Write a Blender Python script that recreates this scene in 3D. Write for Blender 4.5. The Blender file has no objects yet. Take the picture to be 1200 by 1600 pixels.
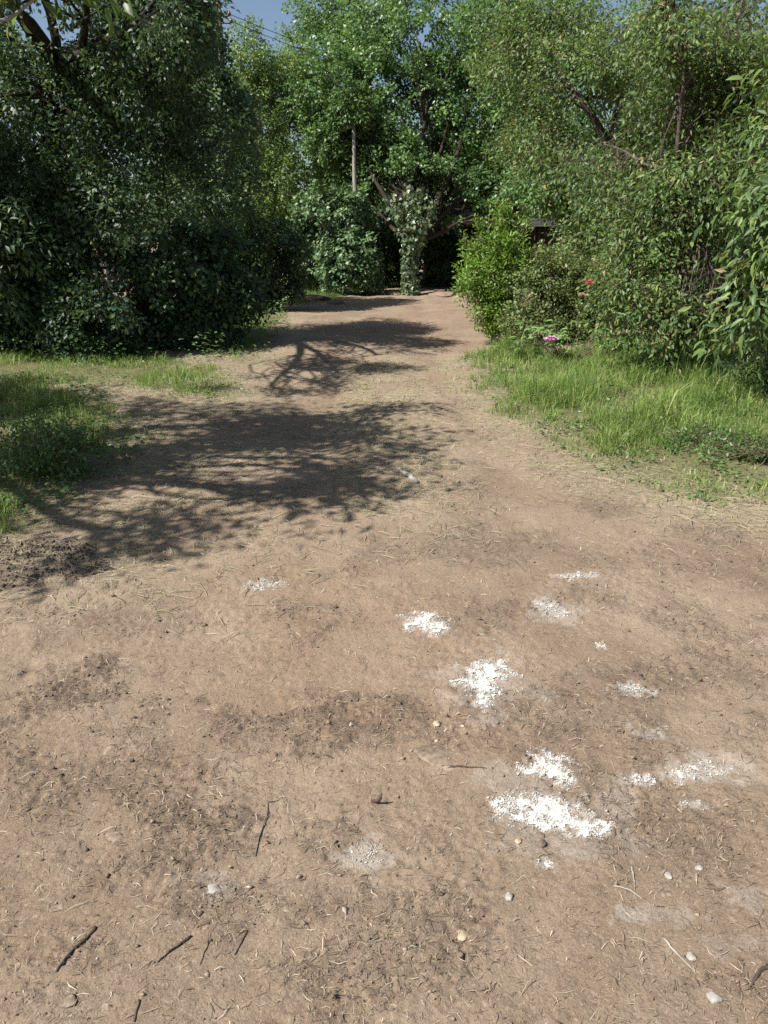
import bpy, math, random
import numpy as np
from mathutils import Vector, Matrix

random.seed(7)
rng = np.random.default_rng(11)
R = math.radians
scene = bpy.context.scene
COL = scene.collection

# ------------------------------------------------------------------ camera
CAM_H, PITCH, FPX = 1.55, 20.7, 1150.0
cd = bpy.data.cameras.new('camera')
cam = bpy.data.objects.new('camera', cd)
COL.objects.link(cam)
cam.location = (0, 0, CAM_H)
cam.rotation_euler = (R(90 - PITCH), 0, 0)
cd.sensor_fit = 'VERTICAL'
cd.sensor_height = 24.0
cd.lens = 24.0 * FPX / 1600.0
cd.clip_start, cd.clip_end = 0.05, 2000
scene.camera = cam

# ------------------------------------------------------------------ light
SUN_EL, SUN_BACK = 51.0, 25.0          # elevation; degrees behind the line straight to the left
sv = Vector((-math.cos(R(SUN_BACK)) * math.cos(R(SUN_EL)), -math.sin(R(SUN_BACK)) * math.cos(R(SUN_EL)), math.sin(R(SUN_EL))))
ld = bpy.data.lights.new('sun', 'SUN')
ld.energy, ld.angle, ld.color = 5.0, R(0.53), (1.0, 0.975, 0.94)
sun = bpy.data.objects.new('sun', ld)
COL.objects.link(sun)
sun.location = (-20, -6, 30)
sun.rotation_euler = sv.to_track_quat('Z', 'Y').to_euler()
world = bpy.data.worlds.new('World')
scene.world = world
world.use_nodes = True
wn = world.node_tree
sky = wn.nodes.new('ShaderNodeTexSky')
sky.sky_type = 'NISHITA'
sky.sun_disc = False
sky.sun_elevation = R(SUN_EL)
sky.sun_rotation = math.atan2(sv.x, sv.y) % (2 * math.pi)
sky.altitude = 100
sky.air_density, sky.dust_density, sky.ozone_density = 1.0, 1.4, 1.0
bg = wn.nodes['Background']
bg.inputs['Strength'].default_value = 0.065
wn.links.new(sky.outputs[0], bg.inputs['Color'])
vs = scene.view_settings
vs.view_transform, vs.look, vs.exposure, vs.gamma, vs.use_curve_mapping = 'Standard', 'None', 0.82, 1.0, False
scene.render.engine = 'CYCLES'
cy = scene.cycles
cy.use_denoising = False
cy.max_bounces, cy.diffuse_bounces, cy.glossy_bounces, cy.transmission_bounces, cy.transparent_max_bounces = 6, 3, 2, 4, 4

# ------------------------------------------------------------------ maths helpers
def pg(x, y):
    """photo position of a ground point -> metres on the ground"""
    a = R(PITCH) + math.atan((y - 800) / FPX)
    Y = CAM_H / math.tan(a)
    dep = Y * math.cos(R(PITCH)) + CAM_H * math.sin(R(PITCH))
    return (x - 600) / FPX * dep, Y

def pz(x, y, Y):
    """point seen at (x, y) and standing at distance Y"""
    a = R(PITCH) + math.atan((y - 800) / FPX)
    z = CAM_H - Y * math.tan(a)
    dep = Y * math.cos(R(PITCH)) - (z - CAM_H) * math.sin(R(PITCH))
    return np.array(((x - 600) / FPX * dep, Y, z))

def _h2(ix, iy, seed):
    h = (ix.astype(np.int64) * 374761393 + iy.astype(np.int64) * 668265263 + seed * 974634777) & 0xffffffff
    h = ((h ^ (h >> 13)) * 1274126177) & 0xffffffff
    h = ((h ^ (h >> 16)) * 2246822519) & 0xffffffff
    return ((h ^ (h >> 15)) & 0xffffff) / float(0xffffff)

def perlin(x, y, seed=0):
    x = np.asarray(x, float); y = np.asarray(y, float)
    ix, iy = np.floor(x), np.floor(y)
    fx, fy = x - ix, y - iy
    ux, uy = fx * fx * fx * (fx * (fx * 6 - 15) + 10), fy * fy * fy * (fy * (fy * 6 - 15) + 10)
    def g(dx, dy):
        a = _h2(ix + dx, iy + dy, seed) * 2 * np.pi
        return np.cos(a) * (fx - dx) + np.sin(a) * (fy - dy)
    a = g(0, 0) * (1 - ux) + g(1, 0) * ux
    b = g(0, 1) * (1 - ux) + g(1, 1) * ux
    return (a * (1 - uy) + b * uy) * 1.5

def fbm(x, y, seed=0, oct=4, gain=.5):
    s, a, f = 0, 1.0, 1.0
    for k in range(oct):
        s = s + a * perlin(np.asarray(x) * f, np.asarray(y) * f, seed + k * 17)
        a *= gain; f *= 2.03
    return s

def noise3(P, scale, seed=0):
    p = P * scale
    return (perlin(p[:, 0] + p[:, 2] * .37, p[:, 1] - p[:, 2] * .53, seed) + perlin(p[:, 1] + p[:, 0] * .21, p[:, 2] + p[:, 0] * .4, seed + 5) + perlin(p[:, 2] - p[:, 1] * .3, p[:, 0] + p[:, 1] * .6, seed + 9)) / 1.7

def sstep(a, b, x):
    t = np.clip((x - a) / (b - a), 0, 1)
    return t * t * (3 - 2 * t)

def inpoly(px, py, poly):
    c = np.zeros(px.shape, bool)
    n = len(poly)
    for i in range(n):
        x1, y1 = poly[i]; x2, y2 = poly[(i + 1) % n]
        if y1 == y2: continue
        c ^= ((y1 > py) != (y2 > py)) & (px < (x2 - x1) * (py - y1) / (y2 - y1) + x1)
    return c

def polydist(px, py, poly):
    d = np.full(px.shape, 1e9)
    n = len(poly)
    for i in range(n):
        x1, y1 = poly[i]; x2, y2 = poly[(i + 1) % n]
        dx, dy = x2 - x1, y2 - y1
        t = np.clip(((px - x1) * dx + (py - y1) * dy) / (dx * dx + dy * dy + 1e-12), 0, 1)
        d = np.minimum(d, np.hypot(px - x1 - t * dx, py - y1 - t * dy))
    return d

def norm(v):
    return v / np.maximum(np.linalg.norm(v, axis=-1, keepdims=True), 1e-9)

# ------------------------------------------------------------------ ground zones (all in metres on the ground)
def gp(pts): return [pg(*p) for p in pts]
GRASS_R = gp([(722, 562), (790, 548), (1000, 552), (1300, 570), (1300, 790), (1120, 792), (1020, 770), (930, 735), (850, 690), (780, 645), (735, 600)])
GRASS_L1 = gp([(-200, 540), (0, 540), (200, 548), (350, 572), (385, 615), (330, 632), (200, 612), (100, 604), (0, 612), (-200, 620)])
GRASS_L2 = gp([(-250, 596), (130, 600), (205, 640), (240, 685), (205, 728), (125, 758), (110, 800), (60, 835), (-30, 850), (-250, 860)])
GRASS_FAR = gp([(425, 453), (540, 455), (552, 466), (500, 473), (430, 476)])
GRASS_EDGE = gp([(330, 490), (440, 482), (452, 505), (430, 545), (380, 570), (330, 560)])
GRASS_MID = gp([(560, 568), (600, 590), (598, 625), (570, 650), (520, 640), (530, 600)])
GRASS_ALL = [GRASS_R, GRASS_L1, GRASS_L2, GRASS_FAR, GRASS_EDGE]
TILLED = gp([(-250, 850), (60, 838), (150, 848), (190, 880), (150, 910), (60, 916), (-250, 935)])
# (x, y, half width, half height in the photo) of the white powder patches
LIME = [([(662, 970, 32, 15), (682, 981, 18, 11)], .9), ([(766, 1046, 40, 19), (754, 1070, 27, 24), (728, 1061, 24, 7), (756, 1092, 15, 14)], 1.0), ([(858, 1190, 38, 26), (882, 1210, 18, 14), (826, 1198, 22, 9)], .85), ([(812, 1254, 46, 23), (868, 1262, 58, 27), (925, 1282, 38, 21)], 1.0),
        ([(1003, 1212, 22, 11)], .85), ([(1075, 1205, 34, 13), (1110, 1193, 40, 14)], .5), ([(988, 1070, 32, 10)], .55), ([(850, 945, 20, 8), (862, 951, 16, 8), (875, 958, 24, 8)], .5), ([(885, 903, 22, 5), (915, 900, 28, 4)], .45), ([(400, 916, 22, 7), (424, 911, 22, 6)], .5), ([(572, 1332, 26, 20)], .26), ([(854, 1344, 17, 8)], .5), ([(1085, 1254, 22, 9)], .5), ([(938, 1006, 8, 5)], .85)]
LIMEG = []
for bl, s_ in LIME:
    out_ = []
    for (x, y, a, b) in bl:
        cx, cy_ = pg(x, y)
        out_.append((cx, cy_, abs(pg(x + a, y)[0] - cx), abs(pg(x, y - b)[1] - pg(x, y + b)[1]) / 2, 1.0))
    LIMEG.append((out_, s_))

DUSTG = []
for (x, y, a, b, s_) in [(1040, 1425, 60, 18, .17), (1175, 1400, 40, 22, .2), (1150, 1480, 50, 24, .12), (1120, 1190, 70, 24, .3), (990, 1425, 30, 14, .3), (870, 960, 50, 18, .25), (340, 1380, 60, 20, .2), (1020, 1138, 30, 10, .3), (575, 1335, 50, 34, .3), (860, 1250, 130, 60, .22), (757, 1070, 80, 50, .2)]:
    cx, cy_ = pg(x, y)
    DUSTG.append((cx, cy_, abs(pg(x + a, y)[0] - cx), abs(pg(x, y - b)[1] - pg(x, y + b)[1]) / 2, s_))
MULCH_B = [(100, 1075, 130, 50, .9), (520, 1130, 200, 55, .8), (290, 1275, 110, 28, .8), (1100, 1000, 130, 90, .55), (850, 1110, 170, 55, .55), (350, 1310, 60, 30, .7), (520, 1310, 60, 40, .6), (380, 1390, 130, 50, .5), (760, 860, 140, 30, .45), (1050, 870, 160, 30, .4), (540, 1410, 80, 30, .5), (1000, 1310, 90, 40, .5), (200, 960, 160, 30, .4), (1150, 1540, 70, 40, .5), (250, 1340, 90, 25, .5), (40, 1190, 110, 25, .5)]
MULCHG = []
for (x, y, a, b, s) in MULCH_B:
    cx, cy_ = pg(x, y)
    MULCHG.append((cx, cy_, abs(pg(x + a, y)[0] - cx), abs(pg(x, y - b)[1] - pg(x, y + b)[1]) / 2, s))

def blobs(x, y, lst, wob=.35, seed=3, fr=3.2):
    m = np.zeros(np.shape(x))
    for i, (cx, cy_, a, b, s) in enumerate(lst):
        e = np.sqrt(((x - cx) / a) ** 2 + ((y - cy_) / b) ** 2)
        sel = e < 2.2
        if not np.any(sel): continue
        xs, ys = x[sel], y[sel]
        e2 = e[sel] + wob * 2 * fbm(xs * fr / max(a, b) * .5, ys * fr / max(a, b) * .5, seed + i * 7, 3)
        m[sel] = np.maximum(m[sel], s * (1 - sstep(.55, 1.15, e2)))
    return m

def lime_one(i, x, y): return blobs(x, y, LIMEG[i][0], .34, 40 + i * 7, 4.5)
def lime_f(x, y):
    m = np.zeros(np.shape(x))
    for i in range(len(LIMEG)): m = np.maximum(m, lime_one(i, x, y) * (.35 + .65 * LIMEG[i][1]))
    m = np.maximum(m, blobs(x, y, DUSTG, .5, 240, 3.))
    return m
def mulch_f(x, y):
    m = blobs(x, y, MULCHG, .5, 80, 3.0)
    return np.clip(np.maximum(m, .55 * sstep(.18, .7, fbm(x * 1.9, y * 1.9, 301, 4))), 0, 1)

def grass_f(x, y):
    g = np.zeros(np.shape(x))
    for k, P in enumerate(GRASS_ALL):
        ins = inpoly(x, y, P)
        d = polydist(x, y, P)
        w = .35 if k < 3 else .5
        sd = np.where(ins, d, -d) + .22 * fbm(x * 2.3, y * 2.3, 500 + k, 3)
        g = np.maximum(g, sstep(-.12, w, sd))
    return g
def till_f(x, y):
    ins = inpoly(x, y, TILLED)
    d = polydist(x, y, TILLED)
    return sstep(-.05, .12, np.where(ins, d, -d) + .12 * fbm(x * 4, y * 4, 900, 3))

def ground_h(x, y, mul=None, til=None, fine=True):
    x = np.asarray(x, float); y = np.asarray(y, float)
    h = .035 * fbm(x * .35, y * .35, 1, 2) + .012 * fbm(x * 1.4, y * 1.4, 21, 3)
    # long wheel hollows running up the drive
    h = h - .02 * np.exp(-((x + .55 - .1 * np.sin(y * .4)) / .22) ** 2) * sstep(2.5, 5, y) - .02 * np.exp(-((x - .75 - .1 * np.sin(y * .4)) / .22) ** 2) * sstep(2.5, 5, y)
    h = h + .06 * sstep(1.5, 3.2, x) * sstep(4, 6, y)
    if fine:
        if mul is None: mul = mulch_f(x, y)
        if til is None: til = till_f(x, y)
        n1 = fbm(x * 7, y * 7, 31, 3)
        n2 = np.abs(fbm(x * 17, y * 17, 61, 3))
        n3 = fbm(x * 42, y * 42, 71, 2)
        rough = .25 + 1.1 * sstep(-.25, .45, fbm(x * 2.1, y * 2.1, 47, 3))
        n4 = np.abs(fbm(x * 5.5 + .8 * n1, y * 9, 91, 3))
        h = h + .005 * n1 + (.0045 * rough + .011 * mul + .007 * til) * (.5 - n2) + .0022 * (rough + 1.8 * mul) * n3 - .005 * rough * sstep(.16, 0, n4)
        h = h + .006 * til
    return h
GH0 = float(ground_h(np.array([0.]), np.array([2.]))[0])

# ------------------------------------------------------------------ mesh helpers
def mk(name, V, F, mat, parent=None, attrs=None, smooth=False, origin=None):
    V = np.asarray(V, np.float32).reshape(-1, 3)
    if origin is not None: V = V - np.asarray(origin, np.float32)
    F = np.asarray(F, np.int32)
    me = bpy.data.meshes.new(name)
    k = F.shape[1]
    me.vertices.add(len(V)); me.vertices.foreach_set('co', V.ravel())
    me.loops.add(F.size); me.loops.foreach_set('vertex_index', F.ravel())
    me.polygons.add(len(F))
    me.polygons.foreach_set('loop_start', np.arange(0, F.size, k, dtype=np.int32))
    if smooth: me.polygons.foreach_set('use_smooth', np.ones(len(F), bool))
    for an, av in (attrs or {}).items():
        at = me.attributes.new(an, 'FLOAT', 'POINT')
        at.data.foreach_set('value', np.asarray(av, np.float32))
    me.update(calc_edges=True)
    me.materials.append(mat)
    o = bpy.data.objects.new(name, me)
    COL.objects.link(o)
    if parent is not None: o.parent = parent
    return o

def thing(name, label, cat, loc=(0, 0, 0), group=None):
    o = bpy.data.objects.new(name, None)
    o.empty_display_size = .2
    COL.objects.link(o)
    o.location = loc
    o['label'] = label; o['category'] = cat
    if group: o['group'] = group
    return o

def tag(o, label, cat=None, group=None, kind=None):
    o['label'] = label
    if cat: o['category'] = cat
    if group: o['group'] = group
    if kind: o['kind'] = kind
    return o

class Acc:
    """collects pieces of one mesh"""
    def __init__(s): s.V, s.F, s.T, s.n = [], [], [], 0
    def add(s, V, F, T=None):
        V = np.asarray(V, float).reshape(-1, 3)
        s.V.append(V); s.F.append(np.asarray(F, np.int64) + s.n); s.n += len(V)
        s.T.append(np.full(len(V), .5) if T is None else np.asarray(T, float))
    def tube(s, pts, rad, sides=7, wob=0., cap=True):
        pts = np.asarray(pts, float); n = len(pts)
        rad = np.full(n, rad) if np.isscalar(rad) else np.asarray(rad, float)
        tan = norm(np.gradient(pts, axis=0))
        ref = np.array((.31, .2, .93)) if abs(tan[0][2]) < .9 else np.array((1., .1, 0))
        u = norm(np.cross(tan, ref)); v = np.cross(tan, u)
        a = np.arange(sides) / sides * 2 * np.pi
        rr = rad[:, None] * (1 + wob * rng.normal(size=(n, sides)))
        ring = pts[:, None, :] + rr[..., None] * (np.cos(a)[None, :, None] * u[:, None, :] + np.sin(a)[None, :, None] * v[:, None, :])
        V = ring.reshape(-1, 3)
        i = np.arange(n - 1)[:, None] * sides; j = np.arange(sides)[None, :]; j2 = (j + 1) % sides
        q = np.stack([i + j, i + j2, i + sides + j2, i + sides + j], -1).reshape(-1, 4)
        F = np.concatenate([q[:, [0, 1, 2]], q[:, [0, 2, 3]]])
        if cap:
            V = np.concatenate([V, pts[:1], pts[-1:]])
            c0, c1 = n * sides, n * sides + 1
            jj = np.arange(sides); jn = (jj + 1) % sides
            F = np.concatenate([F, np.stack([jn, jj, np.full(sides, c0)], -1), np.stack([(n - 1) * sides + jj, (n - 1) * sides + jn, np.full(sides, c1)], -1)])
        s.add(V, F)
    def sticks(s, A, B, r0, r1):
        """many thin three-sided twigs from A to B"""
        A = np.asarray(A, float); B = np.asarray(B, float); n = len(A)
        if n == 0: return
        d = norm(B - A)
        ref = np.where(np.abs(d[:, 2:3]) < .9, np.array([[0, 0, 1.]]), np.array([[1., 0, 0]]))
        u = norm(np.cross(d, ref)); v = np.cross(d, u)
        V = np.empty((n, 6, 3))
        r0 = np.broadcast_to(np.asarray(r0, float), (n,)); r1 = np.broadcast_to(np.asarray(r1, float), (n,))
        for k in range(3):
            o = math.cos(k * 2.0944) * u + math.sin(k * 2.0944) * v
            V[:, k] = A + o * r0[:, None]; V[:, 3 + k] = B + o * r1[:, None]
        t = []
        for k in range(3):
            m = (k + 1) % 3
            t += [(k, m, 3 + m), (k, 3 + m, 3 + k)]
        F = (np.arange(n)[:, None, None] * 6 + np.array(t)[None]).reshape(-1, 3)
        s.add(V, F)
    def box(s, lo, hi):
        x0, y0, z0 = lo; x1, y1, z1 = hi
        V = [(x0, y0, z0), (x1, y0, z0), (x1, y1, z0), (x0, y1, z0), (x0, y0, z1), (x1, y0, z1), (x1, y1, z1), (x0, y1, z1)]
        q = np.array([(0, 3, 2, 1), (4, 5, 6, 7), (0, 1, 5, 4), (1, 2, 6, 5), (2, 3, 7, 6), (3, 0, 4, 7)])
        s.add(V, np.concatenate([q[:, [0, 1, 2]], q[:, [0, 2, 3]]]))
    def build(s, name, mat, parent=None, smooth=False, origin=None):
        return mk(name, np.concatenate(s.V), np.concatenate(s.F), mat, parent, {'tint': np.concatenate(s.T)}, smooth, origin)

# ------------------------------------------------------------------ materials
def newmat(name):
    m = bpy.data.materials.new(name); m.use_nodes = True
    nt = m.node_tree; nt.nodes.clear()
    out = nt.nodes.new('ShaderNodeOutputMaterial')
    return m, nt, out

def N(nt, t, **kw):
    n = nt.nodes.new(t)
    for k, v in kw.items():
        if k.startswith('i_'): n.inputs[k[2:].replace('_', ' ')].default_value = v
        else: setattr(n, k, v)
    return n

def ramp(nt, fac, stops):
    r = nt.nodes.new('ShaderNodeValToRGB')
    e = r.color_ramp.elements
    while len(e) > 1: e.remove(e[-1])
    for i, (p, c) in enumerate(stops):
        if i == 0: e[0].position = p; el = e[0]
        else: el = e.new(p)
        el.color = (*c, 1) if len(c) == 3 else c
    nt.links.new(fac, r.inputs[0])
    return r.outputs[0]

def mixc(nt, fac, a, b):
    m = nt.nodes.new('ShaderNodeMix'); m.data_type = 'RGBA'
    for sock, v in ((m.inputs[0], fac), (m.inputs[6], a), (m.inputs[7], b)):
        if hasattr(v, 'links') or hasattr(v, 'is_output'): nt.links.new(v, sock)
        elif isinstance(v, (int, float)): sock.default_value = v
        else: sock.default_value = (*v, 1)
    return m.outputs[2]

def leafmat(name, stops, trans, tfac=.3, rough=.42, spec=.5, obj=False):
    m, nt, out = newmat(name)
    if obj:
        src = N(nt, 'ShaderNodeObjectInfo').outputs['Random']
    else:
        src = N(nt, 'ShaderNodeAttribute', attribute_name='tint').outputs['Fac']
    c = ramp(nt, src, stops)
    tc = N(nt, 'ShaderNodeTexCoord')
    nz = N(nt, 'ShaderNodeTexNoise', i_Scale=1.6, i_Detail=2.0)
    nt.links.new(tc.outputs['Object'], nz.inputs['Vector'])
    hs = N(nt, 'ShaderNodeHueSaturation')
    mr = N(nt, 'ShaderNodeMapRange', i_From_Min=.3, i_From_Max=.7, i_To_Min=.78, i_To_Max=1.25)
    nt.links.new(nz.outputs['Fac'], mr.inputs['Value'])
    nt.links.new(mr.outputs[0], hs.inputs['Value']); nt.links.new(c, hs.inputs['Color'])
    # the underside of a leaf is paler and duller
    geo = N(nt, 'ShaderNodeNewGeometry')
    under = mixc(nt, .25, hs.outputs[0], (.16, .2, .12))
    col = mixc(nt, geo.outputs['Backfacing'], hs.outputs[0], under)
    p = N(nt, 'ShaderNodeBsdfPrincipled', i_Roughness=rough)
    p.inputs['Specular IOR Level'].default_value = spec
    nt.links.new(col, p.inputs['Base Color'])
    t = N(nt, 'ShaderNodeBsdfTranslucent')
    tcx = mixc(nt, .55, hs.outputs[0], trans)
    nt.links.new(tcx, t.inputs['Color'])
    mx = N(nt, 'ShaderNodeMixShader'); mx.inputs[0].default_value = tfac
    nt.links.new(p.outputs[0], mx.inputs[1]); nt.links.new(t.outputs[0], mx.inputs[2])
    nt.links.new(mx.outputs[0], out.inputs[0])
    return m

def barkmat(name, c1, c2, scale=14, bump=.6, stretch=4):
    m, nt, out = newmat(name)
    tc = N(nt, 'ShaderNodeTexCoord')
    mp = N(nt, 'ShaderNodeMapping'); mp.inputs['Scale'].default_value = (1, 1, 1 / stretch)
    nt.links.new(tc.outputs['Object'], mp.inputs['Vector'])
    nz = N(nt, 'ShaderNodeTexNoise', i_Scale=scale, i_Detail=6.0, i_Roughness=.65)
    nt.links.new(mp.outputs[0], nz.inputs['Vector'])
    c = ramp(nt, nz.outputs['Fac'], [(.3, c1), (.7, c2)])
    p = N(nt, 'ShaderNodeBsdfPrincipled', i_Roughness=.9)
    p.inputs['Specular IOR Level'].default_value = .2
    nt.links.new(c, p.inputs['Base Color'])
    b = N(nt, 'ShaderNodeBump', i_Strength=bump, i_Distance=.03)
    nt.links.new(nz.outputs['Fac'], b.inputs['Height']); nt.links.new(b.outputs[0], p.inputs['Normal'])
    nt.links.new(p.outputs[0], out.inputs[0])
    return m

def tintmat(name, stops, rough=.9, noise=0, bump=0, spec=.2):
    m, nt, out = newmat(name)
    a = N(nt, 'ShaderNodeAttribute', attribute_name='tint')
    c = ramp(nt, a.outputs['Fac'], stops)
    p = N(nt, 'ShaderNodeBsdfPrincipled', i_Roughness=rough)
    p.inputs['Specular IOR Level'].default_value = spec
    if noise:
        tc = N(nt, 'ShaderNodeTexCoord')
        nz = N(nt, 'ShaderNodeTexNoise', i_Scale=noise, i_Detail=4.0)
        nt.links.new(tc.outputs['Object'], nz.inputs['Vector'])
        mr = N(nt, 'ShaderNodeMapRange', i_From_Min=.3, i_From_Max=.7, i_To_Min=.7, i_To_Max=1.25)
        nt.links.new(nz.outputs['Fac'], mr.inputs['Value'])
        hs = N(nt, 'ShaderNodeHueSaturation'); nt.links.new(c, hs.inputs['Color']); nt.links.new(mr.outputs[0], hs.inputs['Value'])
        c = hs.outputs[0]
        if bump:
            b = N(nt, 'ShaderNodeBump', i_Strength=bump, i_Distance=.01)
            nt.links.new(nz.outputs['Fac'], b.inputs['Height']); nt.links.new(b.outputs[0], p.inputs['Normal'])
    nt.links.new(c, p.inputs['Base Color'])
    nt.links.new(p.outputs[0], out.inputs[0])
    return m

SOIL_TAN, SOIL_PALE, SOIL_RED, SOIL_DARK = (.217, .158, .107), (.278, .21, .147), (.245, .158, .1), (.082, .059, .044)

def groundmat():
    m, nt, out = newmat('earth')
    L = nt.links.new
    tc = N(nt, 'ShaderNodeTexCoord')
    P = tc.outputs['Object']
    def noise(scale, det=5, rough=.6, dist=0.):
        n = N(nt, 'ShaderNodeTexNoise', i_Scale=scale, i_Detail=float(det), i_Roughness=rough, i_Distortion=dist)
        L(P, n.inputs['Vector']); return n.outputs['Fac']
    def attr(a): return N(nt, 'ShaderNodeAttribute', attribute_name=a).outputs['Fac']
    def mul(a, b, op='MULTIPLY'):
        n = N(nt, 'ShaderNodeMath', operation=op)
        for i, v in enumerate((a, b)):
            if isinstance(v, (int, float)): n.inputs[i].default_value = v
            else: L(v, n.inputs[i])
        return n.outputs[0]
    def rng_(v, a, b, c=0., d=1.):
        n = N(nt, 'ShaderNodeMapRange', i_From_Min=a, i_From_Max=b, i_To_Min=c, i_To_Max=d); L(v, n.inputs['Value']); return n.outputs[0]
    c = mixc(nt, rng_(noise(1.1, 6, .62, .6), .42, .62), SOIL_TAN, SOIL_PALE)
    c = mixc(nt, mul(attr('red'), rng_(noise(2.2, 4), .3, .6, .5, 1.)), c, SOIL_RED)
    # damp crumbly areas full of roots
    mm = mul(attr('mulch'), rng_(noise(9, 6, .7), .38, .58, .15, 1.))
    c = mixc(nt, mul(mm, .85), c, SOIL_DARK)
    # small dark and pale crumbs, three sizes
    c = mixc(nt, mul(rng_(noise(26, 5, .75), .54, .68), .6), c, (.17, .115, .075))
    c = mixc(nt, mul(rng_(noise(75, 4, .75), .56, .68), .6), c, (.13, .09, .06))
    c = mixc(nt, mul(rng_(noise(48, 4, .7, .5), .58, .7), .5), c, (.44, .36, .27))
    c = mixc(nt, mul(rng_(noise(170, 3, .7), .54, .64), .55), c, (.10, .07, .05))
    c = mixc(nt, mul(rng_(noise(210, 3, .7), .58, .66), .5), c, (.46, .38, .29))
    # tilled bed: dark grey brown loam
    c = mixc(nt, mul(attr('till'), .75), c, (.105, .08, .063))
    # litter and thatch under the grass
    c = mixc(nt, mul(attr('grassy'), rng_(noise(12, 5, .7), .3, .65, .55, 1.)), c, (.10, .105, .04))
    c = mixc(nt, mul(attr('straw'), rng_(noise(30, 5, .8, 1.5), .42, .62, .1, .8)), c, (.31, .265, .165))
    # lime dust worked into the soil
    lm = mul(attr('lime'), rng_(noise(60, 5, .8), .36, .55, .25, 1.))
    c = mixc(nt, mul(lm, .8), c, (.58, .55, .49))
    p = N(nt, 'ShaderNodeBsdfPrincipled', i_Roughness=.95)
    p.inputs['Specular IOR Level'].default_value = .15
    L(c, p.inputs['Base Color'])
    hsum = mul(mul(noise(60, 6, .8), 1.0), mul(noise(19, 5, .7), 1.4), 'ADD')
    b = N(nt, 'ShaderNodeBump', i_Strength=.75, i_Distance=.012)
    L(hsum, b.inputs['Height']); L(b.outputs[0], p.inputs['Normal'])
    L(p.outputs[0], out.inputs[0])
    return m

M = {}
M['earth'] = groundmat()
def G(r, g, b): return (r, g, b)
M['leaf_back'] = leafmat('leaf_maple_green', [(0, G(.045, .10, .036)), (.5, G(.10, .185, .06)), (1, G(.22, .32, .095))], (.26, .42, .07), .36, .42, .5)
M['leaf_light'] = leafmat('leaf_light_green', [(0, G(.08, .14, .04)), (.6, G(.14, .215, .055)), (1, G(.22, .3, .08))], (.3, .42, .06), .38, .45, .45)
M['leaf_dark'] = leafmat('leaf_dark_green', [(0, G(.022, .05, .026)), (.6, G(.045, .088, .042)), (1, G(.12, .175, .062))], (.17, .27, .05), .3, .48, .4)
M['leaf_cherry'] = leafmat('leaf_cherry', [(0, G(.045, .088, .03)), (.5, G(.105, .168, .045)), (.96, G(.22, .28, .075)), (.99, G(.25, .22, .09)), (1, G(.28, .2, .1))], (.24, .36, .05), .34, .5, .4)
M['leaf_cherry_one'] = leafmat('leaf_cherry_single', [(0, G(.05, .095, .036)), (.6, G(.105, .17, .055)), (1, G(.19, .265, .07))], (.26, .38, .05), .34, .48, .4, obj=True)
M['leaf_walnut'] = leafmat('leaf_walnut', [(0, G(.045, .085, .02)), (1, G(.09, .15, .035))], (.34, .48, .04), .45, .45)
M['leaf_walnut_one'] = leafmat('leaf_walnut_single', [(0, G(.045, .085, .02)), (1, G(.09, .15, .035))], (.34, .48, .04), .45, .45, obj=True)
M['leaf_shrub'] = leafmat('leaf_bright_shrub', [(0, G(.09, .17, .025)), (.6, G(.15, .27, .035)), (1, G(.24, .35, .05))], (.3, .44, .03), .36, .45, .45)
M['leaf_ivy'] = leafmat('leaf_ivy', [(0, G(.05, .085, .035)), (.6, G(.11, .155, .07)), (1, G(.22, .26, .13))], (.2, .27, .08), .2, .4, .55)
M['leaf_lilac'] = leafmat('leaf_lilac', [(0, G(.07, .13, .055)), (.6, G(.13, .21, .09)), (1, G(.22, .3, .13))], (.22, .34, .08), .25, .46, .45)
M['leaf_rose'] = leafmat('leaf_rose', [(0, G(.09, .145, .04)), (.6, G(.16, .225, .065)), (.92, G(.24, .28, .09)), (1, G(.28, .2, .11))], (.25, .3, .06), .32, .5, .4)
M['leaf_peony'] = leafmat('leaf_peony', [(0, G(.10, .19, .055)), (1, G(.2, .3, .09))], (.2, .32, .06), .25, .4, obj=True)
M['leaf_weed'] = leafmat('leaf_weed', [(0, G(.06, .115, .035)), (1, G(.13, .21, .06))], (.22, .34, .04), .3, .45)
M['grass'] = leafmat('grass_blade', [(0, G(.09, .16, .035)), (.5, G(.18, .27, .06)), (.82, G(.28, .36, .1)), (.94, G(.36, .37, .15)), (1, G(.48, .42, .25))], (.3, .4, .05), .36, .55, .3)
M['straw'] = tintmat('straw', [(0, G(.07, .05, .036)), (.4, G(.17, .125, .085)), (.75, G(.31, .245, .165)), (1, G(.52, .44, .33))], .8)
M['thatch'] = tintmat('thatch', [(0, G(.09, .075, .045)), (.5, G(.24, .205, .125)), (.8, G(.40, .345, .225)), (1, G(.2, .25, .085))], .8)
M['clod'] = tintmat('clod', [(0, G(.09, .068, .05)), (.5, G(.19, .142, .1)), (.9, G(.27, .21, .15)), (1, G(.38, .31, .235))], .95, 60, .6)
M['loam'] = tintmat('loam', [(0, G(.05, .04, .032)), (1, G(.13, .1, .08))], .95, 40, .6)
M['lime'] = tintmat('lime', [(0, G(.30, .245, .185)), (.5, G(.47, .44, .385)), (1, G(.64, .62, .575))], .95, 90, .5)
M['stick'] = tintmat('stick', [(0, G(.045, .03, .022)), (1, G(.12, .085, .06))], .85, 60, .5)
M['stone_tan'] = tintmat('stone_tan', [(0, G(.3, .22, .13)), (1, G(.42, .33, .22))], .75, 40, .3)
M['stone_grey'] = tintmat('stone_grey', [(0, G(.22, .195, .16)), (1, G(.36, .33, .285))], .8, 45, .5)
M['stone_dark'] = tintmat('stone_dark', [(0, G(.09, .065, .05)), (1, G(.2, .15, .11))], .85, 50, .5)
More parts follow.
